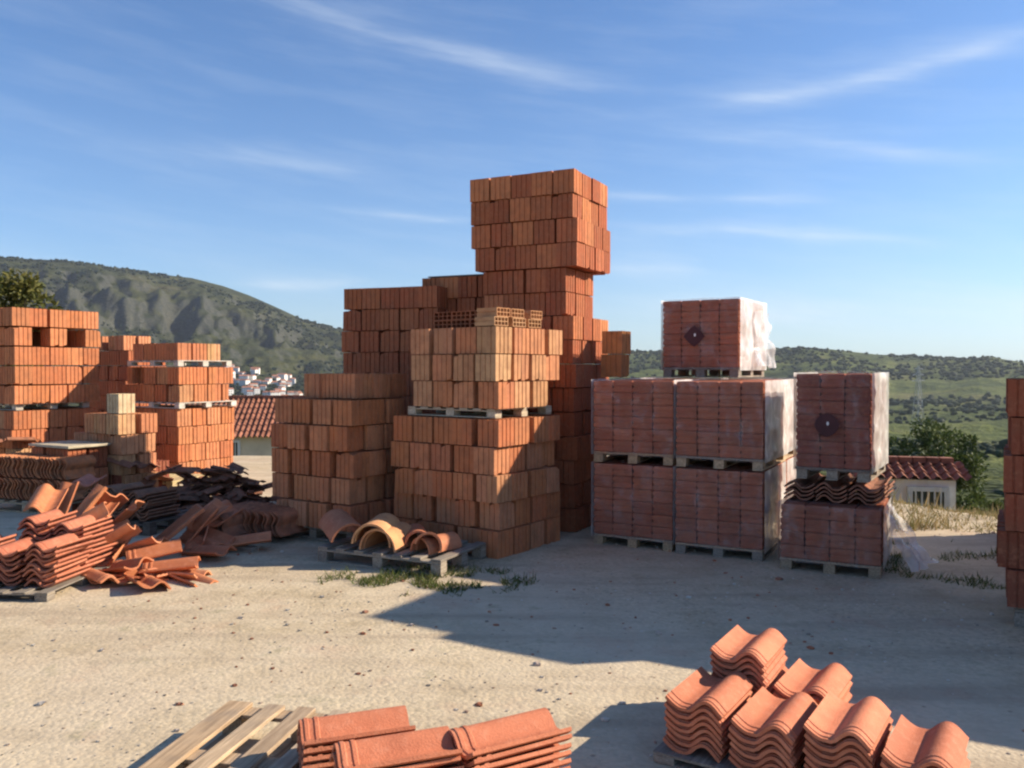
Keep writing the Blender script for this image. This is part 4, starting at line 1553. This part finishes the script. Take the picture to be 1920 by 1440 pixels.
def tree(name, label, x, y, z, H, RX, RZ, crown_z, nclump, per, leaf, mat, cat='tree', group=None):
    t = thing(name, label, cat, (x, y, z), rnd.uniform(0, 6), group)
    bm = bmesh.new()

    def limb(p0_, p1_, r0, r1, n=7):
        p0_, p1_ = Vector(p0_), Vector(p1_)
        q_ = (p1_ - p0_).to_track_quat('Z', 'Y')
        rg = []
        for p_, r_ in ((p0_, r0), (p1_, r1)):
            rg.append([bm.verts.new(p_ + q_ @ Vector((math.cos(i * 2 * math.pi / n) * r_, math.sin(i * 2 * math.pi / n) * r_, 0))) for i in range(n)])
        for i in range(n):
            bm.faces.new((rg[0][i], rg[0][(i + 1) % n], rg[1][(i + 1) % n], rg[1][i]))
    limb((0, 0, -.5), (.05, 0, crown_z * .6), H * .035, H * .026)
    limb((.05, 0, crown_z * .6), (0, .05, crown_z + RZ * .3), H * .026, H * .012)
    cent = []
    for i in range(nclump):
        d = npr.normal(size=3)
        d /= np.linalg.norm(d)
        q_ = npr.uniform(.35, 1.0) ** .6
        c = np.array([d[0] * RX * q_, d[1] * RX * q_, crown_z + d[2] * RZ * q_ * (1 if d[2] > 0 else .75)])
        cent.append(c)
        if i < 9:
            limb((.05, 0, crown_z * .6 + npr.uniform(-.1, .3) * RZ), tuple(c * .95), H * .012, H * .004, 5)
    obj('trunk', bm_mesh('trunk', bm, BARK), t)
    C_, D_, = [], []
    for c in cent:
        cr = npr.uniform(.16, .34) * RX
        d = npr.normal(size=(per, 3))
        d /= np.linalg.norm(d, axis=1, keepdims=True)
        C_.append(c + d * cr * npr.uniform(.4, 1, (per, 1)) ** .5 * np.array([1, 1, .8]))
        dd = d + npr.normal(size=(per, 3)) * .7
        D_.append(dd / np.linalg.norm(dd, axis=1, keepdims=True))
    C_, D_ = np.concatenate(C_), np.concatenate(D_)
    n = len(C_)
    obj('crown', quads_mesh('crown', C_, D_, npr.uniform(.6, 1.3, n) * leaf, npr.uniform(.4, .7, n) * leaf, mat), t)
    return t


d_ = 27
x = gx(1752, d_)
z_ = tz(x, d_)
zt2 = CAM_H - (800 - HORIZON) / FPX * d_
tree('round_tree', 'dark rounded tree behind the small white hut', x, d_, z_, 3, 1.36, (zt2 - z_) * .46, (zt2 - z_) * .58, 70, 150, .10, LEAF)
d_ = 24
x = gx(1812, d_)
tree('bush', 'low dark bush right of the tree behind the hut', x, d_, tz(x, d_), 1.5, .75, .7, .7, 22, 110, .09, LEAF, 'bush')
d_ = 13.6
for i, (px_, lab) in enumerate(((1835, 'dark green shrub at the crest right of the hut'), (1895, 'dark green shrub at the crest beside the right edge load'), (1960, 'shrub at the crest behind the right edge load'))):
    x = gx(px_, d_ + i * .3)
    tree('bush', lab, x, d_ + i * .3, tz(x, d_ + i * .3) - .1, .8, .48, .36, .32, 14, 110, .06, LEAF, 'bush', 'shrubs along the crest')
d_ = 24
x = gx(32, d_)
z_ = tz(x, d_)
zt2 = CAM_H + (HORIZON - 512) / FPX * d_
tree('olive_tree', 'olive-green tree rising behind the far left brick load', x, d_, z_, 6, 1.3, 1.5, zt2 - z_ - 1.45, 50, 120, .13, LEAF_YEL)

# grass in the cracks at the foot of the pallet
def blades(name, label, n, pts, hmin, hmax, w, mat, cat, lean=.35):
    P = np.array(pts)
    d = np.stack([npr.normal(size=n) * lean, npr.normal(size=n) * lean, np.ones(n)], 1)
    d /= np.linalg.norm(d, axis=1, keepdims=True)
    P[:, 2] = terrain(P[:, 0], P[:, 1]) - .005
    o = obj(name, quads_mesh(name, P, d, npr.uniform(hmin, hmax, n), np.full(n, w), mat, True))
    return tag(o, label, cat, None, 'stuff')


pts = []
while len(pts) < 2300:
    px_, py_ = rnd.uniform(560, 1010), rnd.uniform(1048, 1130)
    q_ = ((px_ - 800) / 215) ** 2 + ((py_ - 1092) / 30) ** 2
    if q_ < rnd.uniform(.1, 1.1) and mnoise.noise(Vector((px_ * .018, py_ * .05, 2))) > -.12 + .25 * q_:
        pts.append((*gnd(px_, py_), 0))
blades('grass_patch', 'green weeds growing round the ridge tile pallet', len(pts), pts, .02, .085, .010, GRASS, 'grass', .75)
pts = []
while len(pts) < 15000:
    x, y = rnd.uniform(3.0, 12.5), rnd.uniform(8.0, 16)
    if y < 8.9 + .5 * mnoise.noise(Vector((x * .9, 0, 5))) or mnoise.noise(Vector((x * .8, y * .8, 1))) < -.12 or (9.3 < y and 1672 < 960 + FPX * x / y < 1800 and rnd.random() < .93):
        continue
    pts.append((x, y, 0))
blades('dry_grass', 'dry yellow grass along the crest right of the wrapped packs', len(pts), pts, .08, .30, .014, DRY, 'grass', .45)
pts = []
while len(pts) < 9000:
    x, y = rnd.uniform(3.4, 8.5), rnd.uniform(8.3, 12.5)
    if y > 8.75 + .35 * mnoise.noise(Vector((x * 1.7, 1, 5))) and mnoise.noise(Vector((x * 1.9, y * 1.9, 6))) > -.3:
        pts.append((x, y, 0))
blades('dry_turf', 'short trodden dry turf between the wrapped packs and the hut', len(pts), pts, .02, .11, .012, DRY, 'grass', .8)
pts = []
while len(pts) < 900:
    d = rnd.uniform(6.5, 8.6)
    x = gx(rnd.uniform(1640, 1900), d)
    if mnoise.noise(Vector((x * 2.3, d * 2.3, 8))) > .12 + .25 * rnd.random():
        pts.append((x, d, 0))
blades('weed_fringe', 'low weeds in the shade beside the right wrapped packs', len(pts), pts, .02, .08, .010, GRASS, 'grass', .6)

# ------------------------------------------------------------------ pebbles and clay crumbs
ico = [(0, -.52, .85), (0, .52, .85), (0, -.52, -.85), (0, .52, -.85), (-.52, .85, 0), (.52, .85, 0), (-.52, -.85, 0), (.52, -.85, 0), (.85, 0, -.52), (.85, 0, .52), (-.85, 0, -.52), (-.85, 0, .52)]
ico_f = [(0, 9, 1), (0, 1, 11), (0, 11, 6), (0, 6, 7), (0, 7, 9), (3, 2, 8), (3, 10, 2), (3, 4, 10), (3, 5, 4), (3, 8, 5), (1, 9, 5), (1, 5, 4), (1, 4, 11), (2, 6, 10), (2, 7, 6), (2, 8, 7), (8, 7, 9), (8, 9, 5), (10, 11, 4), (10, 6, 11)]
ICO, ICOF = np.array(ico), np.array(ico_f)


def blobs(name, P, S, mat, flat, label, cat, jit=.25):
    n = len(P)
    V = ICO[None] * (1 + npr.uniform(-jit, jit, (n, 12, 1))) * S[:, None, None]
    V = V * np.array([1, 1, flat]) * npr.uniform(.75, 1.25, (n, 1, 3))
    V = V + P[:, None]
    F_ = ICOF[None] + (np.arange(n) * 12)[:, None, None]
    m = bpy.data.meshes.new(name)
    m.vertices.add(n * 12)
    m.vertices.foreach_set('co', V.ravel())
    m.loops.add(n * 60)
    m.loops.foreach_set('vertex_index', F_.ravel())
    m.polygons.add(n * 20)
    m.polygons.foreach_set('loop_start', np.arange(n * 20) * 3)
    m.update(calc_edges=True)
    m.materials.append(mat)
    return tag(obj(name, m), label, cat, None, 'stuff')


def pebble_mat(name, cols):
    m, nt, out = new_mat(name)
    k = NT(nt)
    g = k.n('ShaderNodeNewGeometry')
    k.bsdf(out, k.ramp(g.outputs['Random Per Island'], [(i / (len(cols) - 1), c) for i, c in enumerate(cols)]), .9)
    return m


n = 2600
dd = npr.uniform(2.6, 9.0, n)
xx = npr.uniform(-.66, .66, n) * dd
keep = vnoise(xx * 1.5, dd * 1.5, 4) > npr.uniform(.1, .8, n)
xx, dd = xx[keep], dd[keep]
sz = npr.exponential(.0035, len(xx)) + .003
sz = np.minimum(sz, .022)
blobs('pebbles', np.stack([xx, dd, terrain(xx, dd) + sz * .2], 1), sz, pebble_mat('pebbles', [(.30, .25, .19), (.52, .45, .35), (.62, .56, .46), (.40, .24, .16)]), .6,
      'small pale stones scattered over the sandy yard', 'pebbles')
n = 190
dd = npr.uniform(4.2, 8.2, n)
xx = npr.uniform(-.45, .40, n) * dd
sz = np.minimum(npr.exponential(.006, n) + .004, .03)
blobs('clay_crumbs', np.stack([xx, dd, terrain(xx, dd) + sz * .2], 1), sz, pebble_mat('clay_crumbs', [(.42, .16, .08), (.30, .12, .07), (.50, .24, .14)]), .5,
      'broken bits of red clay strewn on the sand', 'clay crumbs')

# ------------------------------------------------------------------ far woodland
n = 26000
azs = npr.uniform(-.62, .62, n)
rs = np.where(npr.rand(n) < .25, npr.uniform(170, 1250, n), npr.uniform(1250, 2500, n))
xx, yy = rs * np.sin(azs), rs * np.cos(azs)
den = fbm(xx * .004, yy * .004, 4, 51)
keep = den > npr.uniform(.44, .56, n) - np.where(azs < -.05, .03, 0)
xx, yy, rs = xx[keep], yy[keep], rs[keep]
sz = npr.uniform(1.4, 4.4, len(xx)) * np.clip(rs / 1000, .5, 1.1)
blobs('far_woodland', np.stack([xx, yy, terrain(xx, yy) + sz * .35], 1), sz, WOODS, .85, 'woods and scrub covering the distant hills', 'woodland', .35)

# ------------------------------------------------------------------ haze
bm = bmesh.new()
bm_box(bm, -5200, 5200, -5200, 5200, -420, 340)
hm = bpy.data.materials.new('haze')
hm.use_nodes = True
hm.node_tree.nodes.clear()
ho = hm.node_tree.nodes.new('ShaderNodeOutputMaterial')
hv = hm.node_tree.nodes.new('ShaderNodeVolumePrincipled')
hv.inputs['Color'].default_value = (.80, .88, 1.0, 1)
hv.inputs['Density'].default_value = .000065
hv.inputs['Anisotropy'].default_value = .2
hm.node_tree.links.new(hv.outputs[0], ho.inputs['Volume'])
hz = obj('haze', bm_mesh('haze', bm, hm))
tag(hz, 'thin pale air between the yard and the hills', 'haze', None, 'stuff')
scene.cycles.volume_bounces = 0
